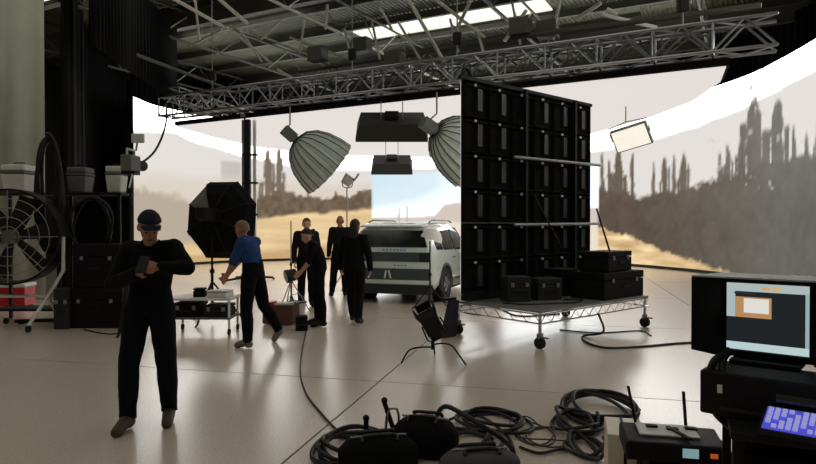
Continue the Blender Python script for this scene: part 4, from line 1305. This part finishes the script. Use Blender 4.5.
# tall open rack with a shelf
RD = 10.55
rk = empty('equipment_rack', (at(64, 0, RD).x, RD, 0), 'tall black open rack with a high shelf of lamps, beside the wind fan', 'rack')
RW = 2.05
for sx in (-1, 0, 1):
    for y in (-0.2, 0.2):
        MB().box((sx * RW / 2 * (1 if sx else 0.0) + (0.02 if sx == 0 else 0), y, 1.05), (0.045, 0.045, 2.1)).build('post', M_BLACK, rk)
MB().box((0, 0, 2.115), (RW + 0.1, 0.5, 0.04)).build('shelf', M_BLACK, rk, bevel=0.005)
MB().box((0, 0, 0.20), (RW + 0.06, 0.48, 0.04)).build('lower_shelf', M_BLACK, rk, bevel=0.005)
MB().box((0.55, 0.22, 1.1), (0.95, 0.02, 1.8)).build('back_panel', M_BLACKM, rk)
rx = rk.location.x


def lamp_can(px, w, hgt, material, label):
    x = at(px, 0, RD - 0.05).x
    root = empty('lamp_head', (x, RD - 0.05, 2.136), label, 'lamp', 'lamp heads on the rack shelf')
    MB().loft([[Vector((sx * w / 2 * f_, sy * w / 2 * f_, z)) for sx, sy in ((-1, -1), (1, -1), (1, 1), (-1, 1))] for z, f_ in ((0, 0.82), (hgt * 0.66, 1.0))]).build('housing', material, root, bevel=0.02)
    MB().box((0, 0, hgt * 0.72), (w * 1.02, w * 1.02, hgt * 0.09)).build('band', M_GREY, root, bevel=0.01)
    MB().box((0, 0, hgt * 0.89), (w * 0.98, w * 0.98, hgt * 0.22)).build('cap', material, root, bevel=0.02)
    MB().tube([(-w * 0.2, 0, hgt), (-w * 0.2, 0, hgt + 0.04), (w * 0.2, 0, hgt + 0.04), (w * 0.2, 0, hgt)], 0.01).build('handle', M_BLACK, root, True)


lamp_can(20, 0.40, 0.46, M_WHITE, 'pale white box lamp on the rack shelf above the wind fan')
lamp_can(81, 0.32, 0.42, M_GREY, 'grey box lamp on the middle of the rack shelf')
lamp_can(117, 0.27, 0.44, M_PALE, 'narrow pale lamp at the right end of the rack shelf')
# film camera standing on its own tripod by the screen's left end
fc = empty('film_camera', (at(131, 0, 9.2).x, 9.2, 0), 'grey film camera on a black tripod at the left end of the screen', 'camera')
tripod(fc, 2.28, 0.022, 0.34, M_BLACK, 0.9)
MB().box((0, 0, 2.50), (0.16, 0.34, 0.24)).build('body', M_GREY, fc, bevel=0.02)
MB().cyl((0, 0.17, 2.50), (0, 0.42, 2.50), 0.065, 0.08).build('lens', M_BLACK, fc, True)
MB().tube([(0, -0.12, 2.62), (0, -0.12, 2.70), (0, 0.12, 2.70), (0, 0.12, 2.62)], 0.018).build('top_handle', M_PALE, fc, True)
MB().box((0.13, -0.05, 2.86), (0.18, 0.05, 0.13)).build('monitor', M_PALE, fc, bevel=0.01)
MB().cyl((0.1, -0.05, 2.68), (0.12, -0.05, 2.80), 0.014).build('monitor_arm', M_STEEL, fc, True)
MB().box((0, 0, 2.36), (0.2, 0.2, 0.05)).build('head_plate', M_BLACK, fc, bevel=0.01)
rod('pan_handle', (0.06, -0.08, 2.34), (0.2, -0.5, 2.12), 0.012, M_PALE, fc)


def hang_cable(name, pts, r, material, label, n=10, closed=False):
    return tag(MB().tube(catmull(pts, n, closed), r, 8, closed).build(name, material, smooth=True), label, 'cable')


def hang_coil(cx, top, bot, half, d, turns, r, label):
    pts = []
    N_ = 28 * turns
    for i in range(N_):
        a = 2 * math.pi * i / 28
        t = i / N_
        w_ = half * (0.9 + 0.18 * math.sin(i * 0.37))
        pts.append(Vector((cx + math.sin(a) * w_ + 0.03 * math.sin(t * 9), d - 0.05 + 0.10 * t, (top + bot) / 2 + math.cos(a) * (top - bot) / 2 * (0.94 + 0.08 * math.sin(i * 0.21)))))
    return tag(MB().tube(pts, r, 8).build('cable_coil', M_RUB, smooth=True), label, 'cable')


hang_coil(at(46, 0, 9.9).x, 3.1, 1.18, 0.20, 9.98, 5, 0.028, 'long black cable coil hung on the rack beside the wind fan')
hang_coil(at(86, 0, 9.95).x, 2.08, 1.12, 0.36, 10.08, 3, 0.022, 'wide black cable loop drooping below the rack shelf')
gear_box('flight_case', (at(103, 0, 10.0).x, 9.95, 0.0), (0.82, 0.5, 0.62), M_CASE, 'tall black flight case under the rack, bottom of its stack', 0.05)
gear_box('flight_case', (at(105, 0, 10.0).x, 9.95, 0.624), (0.74, 0.46, 0.68), M_CASE, 'black flight case under the rack, upper one of its stack', -0.04)
tag(gear_box('control_unit', (at(68, 0, 9.8).x - 0.02, 9.72, 0.0), (0.22, 0.24, 0.62), M_CASEG, 'narrow grey control unit on the floor left of the stacked flight cases', 0.1, 'box'), None)
fb = empty('floor_bar', (at(52, 0, 10.3).x, 10.25, 0.0), 'long black steel bar lying on the floor in front of the rack', 'bar', rz=math.radians(12))
MB().box((0, 0, 0.045), (1.05, 0.10, 0.05)).build('bar', M_BLACK, fb, bevel=0.008)
for sx in (-0.42, 0.42):
    MB().box((sx, 0, 0.01), (0.08, 0.16, 0.02)).build('foot', M_BLACK, fb)
rc = empty('tool_chest', (at(10, 0, 12.3).x, 12.2, 0.0), 'red tool chest with a white lid behind the wind fan', 'chest', rz=0.1)
MB().box((0, 0, 0.22), (0.85, 0.45, 0.36)).build('body', M_RED, rc, bevel=0.015)
MB().box((0, 0, 0.44), (0.88, 0.48, 0.07)).build('lid', M_WHITE, rc, bevel=0.015)
MB().box((0, -0.23, 0.24), (0.78, 0.015, 0.10)).build('drawer', M_RED, rc, bevel=0.005)
MB().box((0, -0.245, 0.27), (0.3, 0.02, 0.02)).build('drawer_handle', M_STEEL, rc)
for sx in (-0.36, 0.36):
    for sy in (-0.17, 0.17):
        MB().box((sx, sy, 0.02), (0.06, 0.06, 0.04)).build('foot', M_BLACK, rc)
hang_cable('power_cable', [(at(85, 0, 9.6).x, 9.55, 0.012), (at(96, 0, 9.2).x, 9.25, 0.012), (at(112, 0, 9.1).x, 9.15, 0.012), (at(128, 0, 9.5).x, 9.5, 0.012), (at(133, 0, 9.7).x, 9.75, 0.012)], 0.010, M_RUB, 'thin black cable curling on the floor before the flight cases')
hang_cable('power_cable', [at(167, 100, 18.3), at(166, 125, 17.8), at(156, 150, 17), at(140, 164, 16.5), at(130, 166, 16)], 0.03, M_RUB, 'black cable swooping down from the left end of the truss')

# ------------------------------------------------------------------ low white cart under the softbox
lc = empty('low_cart', (at(205, 0, 9.35).x, 9.35, 0), 'low white cart with a shelf, under the octagonal softbox', 'cart')
MB().box((0, 0, 0.52), (0.92, 0.55, 0.035)).build('top', M_WHITE, lc, bevel=0.008)
MB().box((0, 0, 0.24), (0.88, 0.5, 0.03)).build('shelf', M_GREY, lc, bevel=0.008)
for sx in (-0.42, 0.42):
    for sy in (-0.23, 0.23):
        g = MB().cyl((sx, sy, 0.09), (sx, sy, 0.505), 0.018).build('leg', M_WHITE, lc, True)
        MB().cyl((sx - 0.015, sy, 0.045), (sx + 0.015, sy, 0.045), 0.045).build('wheel', M_TYRE, g, True)
x0 = lc.location.x
gear_box('battery_block', (x0 - 0.06, 9.30, 0.539), (0.17, 0.16, 0.13), M_CASE, 'small black battery block on top of the low white cart', 0.1, 'battery', latches=False)
gear_box('paper_box', (x0 + 0.24, 9.30, 0.539), (0.30, 0.26, 0.10), M_WHITE, 'flat white box on the right end of the low white cart', -0.15, 'box', latches=False, handle=False)
gear_box('equipment_case', (x0 - 0.22, 9.35, 0.256), (0.40, 0.4, 0.2), M_CASE, 'black case on the lower shelf of the low white cart, left one', 0.0, 'case')
gear_box('equipment_case', (x0 + 0.22, 9.35, 0.256), (0.36, 0.4, 0.17), M_CASEG, 'dark grey case on the lower shelf of the low white cart, right one', 0.0, 'case')

# ------------------------------------------------------------------ gear pile by the woman in black
tc_ = empty('tool_crate', (at(281, 0, 10.2).x, 10.2, 0), 'brown wooden crate of tools on the floor near the bending person', 'crate', rz=-0.15)
for sy in (-0.17, 0.17):
    MB().box((0, sy, 0.17), (0.50, 0.02, 0.30)).build('side_board', M_WOOD, tc_, bevel=0.004)
for sx in (-0.24, 0.24):
    MB().box((sx, 0, 0.17), (0.02, 0.32, 0.30)).build('end_board', M_WOOD, tc_, bevel=0.004)
MB().box((0, 0, 0.02), (0.46, 0.32, 0.02)).build('bottom_board', M_WOOD, tc_)
tx = tc_.location.x
gear_box('tool_tray', (tx + 0.05, 10.2, 0.031), (0.26, 0.24, 0.31), M_WHITE, 'white tray standing in the brown crate', -0.15, 'tray', latches=False, handle=False)
gear_box('tool_box', (tx - 0.15, 10.18, 0.031), (0.10, 0.22, 0.33), M_RED, 'small red tool box standing in the brown crate', -0.15, 'box', latches=False)
bk = empty('bucket', (at(297, 0, 10.6).x, 10.6, 0), 'white bucket with a black rim beside the brown crate', 'bucket')
MB().lathe([(0.12, 0), (0.15, 0.30), (0.135, 0.30), (0.11, 0.02)], 24).build('pail', M_WHITE, bk, True)
MB().tube([(0.152 * math.cos(a), 0.152 * math.sin(a), 0.30) for a in [2 * math.pi * k / 24 for k in range(24)]], 0.012, 6, True).build('rim', M_BLACK, bk, True)
MB().tube([(0.15 * math.cos(a), -0.05, 0.30 + 0.14 * math.sin(a)) for a in [math.pi * k / 12 for k in range(13)]], 0.006, 6).build('handle', M_STEEL, bk, True)
wk = empty('work_lamp', (at(291, 0, 10.9).x, 10.95, 0), 'small black and white work lamp on a short stand behind the bucket', 'lamp')
tripod(wk, 0.62, 0.012, 0.22, M_STEEL, 0.12)
MB().cyl((-0.09, -0.05, 0.70), (0.07, 0.03, 0.74), 0.12, 0.10, 20).build('lamp_shell', M_CASEG, wk, True)
MB().cyl((-0.10, -0.055, 0.698), (-0.092, -0.051, 0.70), 0.10, n=20).build('lamp_glass', M_PALE, wk, True)
gear_box('equipment_bag', (at(302, 0, 9.6).x, 9.55, 0), (0.18, 0.2, 0.22), M_CASE, 'small black bag at the feet of the bending person', 0.2, 'bag', latches=False)

# ------------------------------------------------------------------ black floor lamp on bent legs
fl = empty('floor_lamp', (at(431, 0, 7.35).x, 7.35, 0), 'black tilted floor lamp with barn doors on thin bent legs', 'lamp')
Rf = Matrix.Rotation(math.radians(-28), 3, 'Y') @ Matrix.Rotation(math.radians(25), 3, 'X')
cf = Vector((0.0, 0, 0.46))
MB().box(cf, (0.21, 0.21, 0.25), Rf).build('housing', M_BLACK, fl, bevel=0.02)
for sx in (-1, 1):
    MB().box(cf + Rf @ Vector((sx * 0.115, 0, 0.165)), (0.012, 0.18, 0.09), Rf @ Matrix.Rotation(sx * 0.25, 3, 'Y')).build('barn_door', M_BLACK, fl)
    MB().box(cf + Rf @ Vector((0, sx * 0.115, 0.165)), (0.18, 0.012, 0.09), Rf @ Matrix.Rotation(-sx * 0.25, 3, 'X')).build('barn_door', M_BLACK, fl)
MB().box(cf + Rf @ Vector((-0.02, 0, -0.17)), (0.15, 0.16, 0.10), Rf).build('ballast', M_BLACK, fl, bevel=0.015)
MB().tube([cf + Rf @ Vector((-0.12, 0, 0)), cf + Rf @ Vector((-0.14, 0, -0.2)), (0.02, 0, 0.22), cf + Rf @ Vector((0.14, 0, -0.2)), cf + Rf @ Vector((0.12, 0, 0))], 0.010).build('yoke', M_BLACK, fl, True)
MB().cyl((0.02, 0, 0.14), (0.02, 0, 0.24), 0.02).build('spigot', M_BLACK, fl, True)
for pts in ([(0.02, 0, 0.2), (0.14, -0.02, 0.215), (0.24, -0.1, 0.20), (0.33, -0.16, 0.09), (0.39, -0.22, 0.006)],
            [(0.02, 0, 0.17), (-0.14, 0.0, 0.165), (-0.25, -0.03, 0.14), (-0.31, -0.08, 0.07), (-0.345, -0.12, 0.006)],
            [(0.02, 0, 0.17), (0.04, 0.16, 0.165), (0.05, 0.28, 0.12), (0.06, 0.38, 0.006)]):
    MB().tube(catmull(pts, 5), 0.010).build('leg', M_BLACK, fl, True)

# ------------------------------------------------------------------ cables on the floor
def fl_pt(px, py, z=0.012):
    d = FPX * (CAMZ - z) / (py - 225)
    p = at(px, py, d)
    return Vector((p.x, d, z))


hang_cable('power_cable', [fl_pt(307, 326), fl_pt(302, 350), fl_pt(300, 372), fl_pt(306, 394), fl_pt(322, 415), fl_pt(338, 432), fl_pt(352, 444)], 0.009, M_RUB, 'single thin black cable running from the bending person to the near cable heap')
hang_cable('power_cable', [on_cart(1.3, -0.02, 0.35), on_cart(1.3, -0.1, 0.1), fl_pt(584, 336), fl_pt(586, 342), fl_pt(606, 348), fl_pt(640, 347), fl_pt(690, 343), fl_pt(725, 344)], 0.016, M_RUB, 'black cable looping from the cart edge to the monitor desk')
hang_cable('power_cable', [fl_pt(425, 304), fl_pt(440, 301), fl_pt(460, 306), fl_pt(480, 302), fl_pt(500, 309), fl_pt(520, 316), fl_pt(560, 314)], 0.014, M_RUB, 'black cable on the floor between the car and the panel cart')
hang_cable('power_cable', [fl_pt(560, 330), fl_pt(600, 333), fl_pt(640, 331), fl_pt(652, 336)], 0.010, M_RUB, 'thin cable on the floor under the right end of the panel cart')


def floor_coil(px, py, rx_, ry_, turns, r, label, lift=0.03, tilt=(0, 0), material=None, wob=0.12, seed=0, ang_=0.0):
    rnd = random.Random(seed)
    c_ = fl_pt(px, py, 0.0)
    pts = []
    N_ = 26 * turns
    ph = [rnd.uniform(0, 6.28) for _ in range(4)]
    for i in range(N_ + 1):
        a = 2 * math.pi * i / 26
        t = i / N_
        m_ = 1 + wob * math.sin(t * 11 + ph[0]) + 0.06 * math.sin(a * 2 + ph[1])
        x, y = math.cos(a) * rx_ * m_, math.sin(a) * ry_ * m_
        x, y = x * math.cos(ang_) - y * math.sin(ang_), x * math.sin(ang_) + y * math.cos(ang_)
        z = r + lift * (0.5 + 0.5 * math.sin(a * 1.31 + ph[2] + t * 5)) * (0.3 + t) + tilt[0] * max(0, x) + tilt[1] * max(0, y)
        pts.append(c_ + Vector((x + 0.04 * math.sin(t * 7 + ph[3]), y + 0.04 * math.cos(t * 6), z)))
    return tag(MB().tube(pts, r, 8).build('cable_coil', material or M_RUB, smooth=True), label, 'cable')


floor_coil(600, 414, 0.30, 0.34, 5, 0.016, 'thick black cable coil with a raised loop, beside the white-sided box', 0.07, (0.0, 0.12), seed=1)
floor_coil(577, 428, 0.16, 0.26, 4, 0.015, 'upright-looking black cable coil left of the thick coil', 0.09, seed=2)
floor_coil(493, 425, 0.24, 0.26, 5, 0.014, 'round black cable coil in the middle of the heap', 0.05, seed=3)
floor_coil(545, 440, 0.20, 0.20, 2, 0.006, 'loose tangle of thin wire between the two coil groups', 0.03, seed=4, material=M_RUB2, wob=0.3)
floor_coil(530, 430, 0.14, 0.30, 2, 0.006, 'thin wire loops lying behind the loose tangle', 0.03, seed=5, material=M_RUB2, wob=0.3)
floor_coil(352, 452, 0.24, 0.30, 5, 0.016, 'black cable coil at the left end of the near heap', 0.08, seed=6)
floor_coil(585, 452, 0.10, 0.24, 3, 0.015, 'black cable loops hanging against the white-sided box', 0.06, seed=7)
floor_coil(468, 446, 0.20, 0.22, 4, 0.015, 'flat black cable coil in front of the grey bag', 0.05, seed=8)
hang_cable('hose', [fl_pt(436, 428, 0.10), fl_pt(438, 414, 0.24), fl_pt(446, 407, 0.33), fl_pt(462, 414, 0.32), fl_pt(480, 425, 0.28), fl_pt(500, 438, 0.20), fl_pt(513, 451, 0.10), fl_pt(515, 468, 0.02)], 0.017, M_RUB, 'stiff black hose bending up over the near heap')
for k, (px, py, pts) in enumerate([(620, 430, [(0, 0), (16, -4), (30, 2), (45, 14)]), (450, 420, [(0, 0), (20, -6), (40, 2), (60, 20), (66, 40)]), (520, 448, [(0, 0), (20, 6), (45, 2), (70, 8)])]):
    hang_cable('power_cable', [fl_pt(px + a, py + b, 0.02) for a, b in pts], 0.012, M_RUB, ('short black cable joining the thick coil to the radio receiver', 'black cable draped over the middle coil', 'black cable end lying before the loose tangle')[k])


def soft_bag(px, py, sx, sy, sz, material, label, rz=0.0, seed=0):
    c_ = fl_pt(px, py, 0.0)
    root = empty('equipment_bag', c_, label, 'bag', rz=rz)
    rnd = random.Random(seed); rings = []
    for i in range(19):
        t = i / 18; w_ = (1 - min(0.96, abs(2 * t - 1)) ** 3.0) ** 0.5
        ring = []
        for k in range(20):
            a = 2 * math.pi * k / 20
            cx_, cz_ = math.cos(a), math.sin(a)
            sq = (abs(cx_) ** 2.7 + abs(cz_) ** 2.7) ** (1 / 2.7)
            bl = 1 + 0.06 * mnoise.noise(Vector((t * 5, a, seed * 3.1)))
            ring.append(Vector((sx * (t - 0.5), cx_ / sq * sy / 2 * w_ * bl, sz / 2 + cz_ / sq * sz / 2 * (w_ if cz_ > 0 else 1.0) * (bl if cz_ > 0 else 1))))
        rings.append(ring)
    MB().loft(rings).build('body', material, root, True)
    for sy_ in (-1, 1):
        MB().tube(catmull([(-sx * 0.22, sy_ * sy * 0.28, sz * 0.95), (-sx * 0.18, sy_ * sy * 0.16, sz * 1.06), (sx * 0.18, sy_ * sy * 0.16, sz * 1.07), (sx * 0.22, sy_ * sy * 0.28, sz * 0.95)], 6), 0.012).build('strap', M_RUB, root, True)
    MB().tube([(-sx * 0.36, 0, sz * 0.99), (0, 0, sz * 1.01), (sx * 0.36, 0, sz * 0.99)], 0.008, 6).build('zip', M_STEEL, root, True)
    return root


soft_bag(378, 470, 0.52, 0.30, 0.22, M_BLKC, 'black soft bag at the left of the near heap', 0.2, 1)
soft_bag(425, 455, 0.46, 0.34, 0.26, M_BLKC, 'bulging black soft bag in the middle of the near heap', -0.3, 2)
soft_bag(480, 478, 0.50, 0.30, 0.18, mat('bag_grey', srgb(72, 72, 74), 0.8), 'grey soft bag lying in front of the hose', 0.1, 3)
for k, (px, py, h_, tl) in enumerate([(366, 452, 0.22, 0.0), (384, 450, 0.24, 0.02), (398, 444, 0.30, -0.10)]):
    c_ = fl_pt(px, py, 0.0)
    lab = ('short black clamp standing up from the left bag', 'steel clamp hook sticking up between the two black bags', 'slanted black handle sticking out of the near heap')[k]
    g = empty('clamp', c_, lab, 'clamp')
    MB().cyl((0, 0, 0.0), (tl, 0, h_), 0.018 if k != 1 else 0.010).build('shaft', M_BLACK if k != 1 else M_STEEL, g, True)
    if k == 1:
        MB().tube([(tl, 0, h_), (tl + 0.02, 0, h_ + 0.05), (tl + 0.07, 0, h_ + 0.05), (tl + 0.085, 0, h_), (tl + 0.085, 0, h_ - 0.08)], 0.009).build('hook', M_STEEL, g, True)
    else:
        MB().ell((tl, 0, h_ + 0.015), (0.024, 0.024, 0.024)).build('grip', M_BLACK, g, True)

# ------------------------------------------------------------------ radio receiver and white-sided box
bx = empty('storage_box', (at(624, 0, 3.85).x, 3.86, 0), 'cream box with a dark middle strap beside the radio receiver', 'box', rz=-0.25)
M_CREAM = mat('cream_board', srgb(236, 226, 202), 0.5)
MB().box((0, 0, 0.18), (0.20, 0.36, 0.36)).build('body', M_CREAM, bx, bevel=0.006)
MB().box((0, -0.003, 0.181), (0.016, 0.37, 0.368)).build('strap', M_BLACK, bx)
MB().box((0.07, -0.185, 0.30), (0.035, 0.008, 0.03)).build('label_tag', mat('orange_tag', srgb(220, 140, 60), 0.5), bx)
cs = gear_box('flight_case', (at(690, 0, 3.38).x, 3.40, 0.0), (0.46, 0.42, 0.38), M_CASE, 'black flight case on the floor carrying the radio receiver', -0.2, 'case')
rr = empty('radio_receiver', (at(674, 0, 3.32).x, 3.34, 0.386), 'black radio receiver with two antennas and a small lit display', 'receiver', rz=-0.22)
MB().loft([[Vector(p) for p in ((-0.25, -0.17, z), (0.23, -0.17, z), (0.25, 0.15, z), (-0.25, 0.17, z))] for z in (0.0, 0.10)]).build('body', M_BLACK, rr, bevel=0.015)
MB().box((-0.02, 0.03, 0.106), (0.30, 0.20, 0.012)).build('top_plate', M_PALE, rr, bevel=0.004)
for k in range(3):
    MB().box((-0.09 + 0.10 * k, 0.06 - 0.03 * (k % 2), 0.117), (0.06, 0.035, 0.012)).build('switch', M_BLACK, rr, bevel=0.003)
MB().box((0.03, -0.028, 0.116), (0.02, 0.20, 0.012), Matrix.Rotation(0.4, 3, 'Z')).build('divider', M_BLACK, rr)
MB().box((0.06, -0.176, 0.06), (0.075, 0.008, 0.045)).build('display', mat('small_display', srgb(140, 170, 175), 0.4, emit=srgb(150, 190, 195), gain=0.3), rr)
MB().box((0.17, -0.176, 0.055), (0.035, 0.008, 0.022)).build('indicator', mat('amber_led', srgb(220, 110, 50), 0.4, emit=srgb(230, 110, 50), gain=0.2), rr)
rod('antenna', (-0.16, 0.14, 0.09), (-0.20, 0.18, 0.30), 0.008, M_BLACK, rr)
rod('antenna', (0.10, 0.14, 0.09), (0.09, 0.16, 0.29), 0.009, M_BLACK, rr)

# ------------------------------------------------------------------ monitor desk at the right edge
dk = empty('monitor_cart', (1.70, 2.50, 0), 'black monitor cart at the right edge of the picture', 'cart', rz=math.radians(-24))
MB().box((0, -0.17, 0.885), (0.80, 0.84, 0.03)).build('worktop', M_BLACK, dk, bevel=0.006)
MB().box((0, -0.15, 0.46), (0.70, 0.72, 0.70)).build('cabinet', M_BLACKM, dk, bevel=0.01)
MB().box((0, -0.515, 0.55), (0.58, 0.012, 0.22)).build('drawer', M_BLACK, dk, bevel=0.004)
for sx in (-0.33, 0.33):
    for sy in (-0.48, 0.21):
        MB().cyl((sx - 0.015, sy, 0.05), (sx + 0.015, sy, 0.05), 0.05).build('caster', M_TYRE, dk, True)
        MB().box((sx * 1.12, sy, 0.48), (0.035, 0.035, 0.78)).build('post', M_BLACK, dk)
# hooded monitor: its frame is set by the left and right edges of the glass
mp0 = at(727, 0, 2.50); mp1 = at(810, 0, 2.32)
gx = Vector((mp1.x - mp0.x, mp1.y - mp0.y, 0)); gw = gx.length; mrot = math.atan2(gx.y, gx.x)
MZ = 1.062
mc = Vector(((mp0.x + mp1.x) / 2, (mp0.y + mp1.y) / 2, MZ))
mon = empty('monitor', mc, 'hooded computer monitor showing a dark editing window with a pale border', 'monitor', rz=mrot)
gz0, gz1 = 1.105 - MZ, 1.372 - MZ
gm = (gz0 + gz1) / 2; gh = gz1 - gz0
MB().box((0, 0.03, gm), (gw + 0.05, 0.05, gh + 0.05)).build('housing', M_BLACK, mon, bevel=0.006)
MB().cyl((0, 0.075, 0.012), (0, 0.075, gm), 0.022).build('stand_post', M_BLACK, mon, True)
MB().box((0, 0.05, 0.008), (0.24, 0.2, 0.016)).build('stand_foot', M_BLACK, mon, bevel=0.004)
HDp = 0.20
for sg_, fl_ in ((-1, 0.055), (1, 0.10)):
    prof_ = ((0.0, gz0 - 0.03, 0), (-HDp, gz0 + 0.02, fl_), (-HDp, gz1 + 0.03, fl_), (0.0, gz1 + 0.03, 0))
    MB().loft([[Vector((sg_ * (gw / 2 + t_ + f_), y, z)) for y, z, f_ in prof_] for t_ in (0.016, 0.022)]).build('hood_side', M_BLACKM, mon)
MB().prism([(-gw / 2 - 0.022, 0.03), (gw / 2 + 0.022, 0.03), (gw / 2 + 0.122, -HDp), (-gw / 2 - 0.077, -HDp)], gz1 + 0.031, gz1 + 0.037).build('hood_top', mat('hood_top_lit', srgb(170, 172, 170), 0.5), mon)  # lit look of the hood top put into its paler grey


def ui(name, x0, x1, z0, z1, col, lay, gain=1.0, parent=None):
    """a flat patch of the screen image: fractions across and up the glass"""
    cx_, cz_ = -gw / 2 + gw * (x0 + x1) / 2, gz0 + gh * (z0 + z1) / 2
    m_ = mat('ui_' + name + str(col), (0.01, 0.01, 0.01), 0.4, emit=srgb(*col), gain=gain * 0.56)
    return MB().box((cx_, 0.0035 - 0.0012 * lay, cz_), (gw * (x1 - x0), 0.0015, gh * (z1 - z0))).build(name, m_, parent or mon)


glass = ui('screen_image', 0, 1, 0, 1, (30, 34, 38), 0)
ui('title_bar', 0, 1, 0.88, 1.0, (172, 186, 184), 1, parent=glass)
ui('side_strip', 0.0, 0.11, 0.50, 0.88, (168, 186, 186), 1, parent=glass)
ui('status_bar', 0, 1, 0.02, 0.13, (186, 208, 208), 1, parent=glass)
ui('right_border', 0.955, 1.0, 0.13, 0.88, (150, 176, 174), 1, parent=glass)
ui('tool_label', 0.44, 0.54, 0.915, 0.955, (226, 160, 90), 2, parent=glass)
ui('tool_label', 0.57, 0.66, 0.915, 0.955, (226, 170, 100), 2, parent=glass)
ui('thumbnail_border', 0.11, 0.56, 0.50, 0.80, (182, 138, 92), 2, parent=glass)
ui('thumbnail', 0.22, 0.53, 0.57, 0.78, (226, 222, 214), 3, parent=glass)
ui('menu_line', 0.10, 0.36, 0.84, 0.87, (40, 44, 48), 2, parent=glass)

# keyboard with blue backlight and deck gear below the monitor
lt = empty('keyboard', Vector((1.36, 2.02, 0.817 + 0.0)), 'small keyboard with a glowing blue key bed below the monitor', 'keyboard', rz=mrot)
lt.location = at(810, 428, 2.03)
Rk = Matrix.Rotation(math.radians(22), 3, 'X')
MB().box((0, 0, 0), (0.27, 0.14, 0.02), Rk).build('base', M_BLACK, lt, bevel=0.004)
MB().box((0, 0.04, -0.022), (0.25, 0.03, 0.045)).build('riser', M_BLACK, lt)
bed = MB().box(Rk @ Vector((0, 0, 0.0115)), (0.25, 0.12, 0.003), Rk).build('key_bed', mat('blue_glow', srgb(40, 40, 160), 0.5, emit=srgb(80, 82, 205), gain=0.42), lt)
key_me = MB().box((0, 0, 0), (0.014, 0.014, 0.007), Rk).mesh('key', mat('key_cap', srgb(150, 150, 200), 0.5, emit=srgb(170, 172, 225), gain=0.32))
for i in range(12):
    for j in range(5):
        if (i * 7 + j * 3) % 5 == 0:
            continue
        inst('key', key_me, bed, Rk @ Vector((-0.112 + i * 0.0203, -0.044 + j * 0.022, 0.0165)))
tb = empty('recording_deck', at(768, 390, 2.30), 'black recording deck under the monitor with a small pale switch', 'recorder', rz=mrot)
tb.location.z = 0.901
MB().box((0.08, 0.0, 0.08), (0.56, 0.24, 0.16)).build('body', M_BLACK, tb, bevel=0.008)
MB().box((-0.13, -0.123, 0.10), (0.016, 0.008, 0.03)).build('switch', M_WHITE, tb)
MB().box((0.12, -0.123, 0.09), (0.14, 0.006, 0.05)).build('front_window', M_GLASS, tb)
MB().box((0.02, -0.123, 0.03), (0.3, 0.006, 0.015)).build('vent', M_CASEG, tb)
dx = Vector((math.cos(mrot), math.sin(mrot), 0))
for k, (a, b, lab) in enumerate([(0.0, 0.30, 'thick black cable loop hanging off the left side of the monitor cart'), (0.035, 0.22, 'inner black cable loop hanging off the left side of the monitor cart')]):
    q = at(712, 0, 2.36)
    hang_cable('cable_loop', [Vector((q.x + 0.07, q.y, 1.13)), Vector((q.x + 0.0 + a, q.y - 0.01, 1.08)), Vector((q.x - 0.015 + a, q.y - 0.015 - a, 0.98)), Vector((q.x + 0.01 + a, q.y - 0.01, 0.90)), Vector((q.x + 0.07, q.y, 0.84))], 0.014, M_RUB, lab)
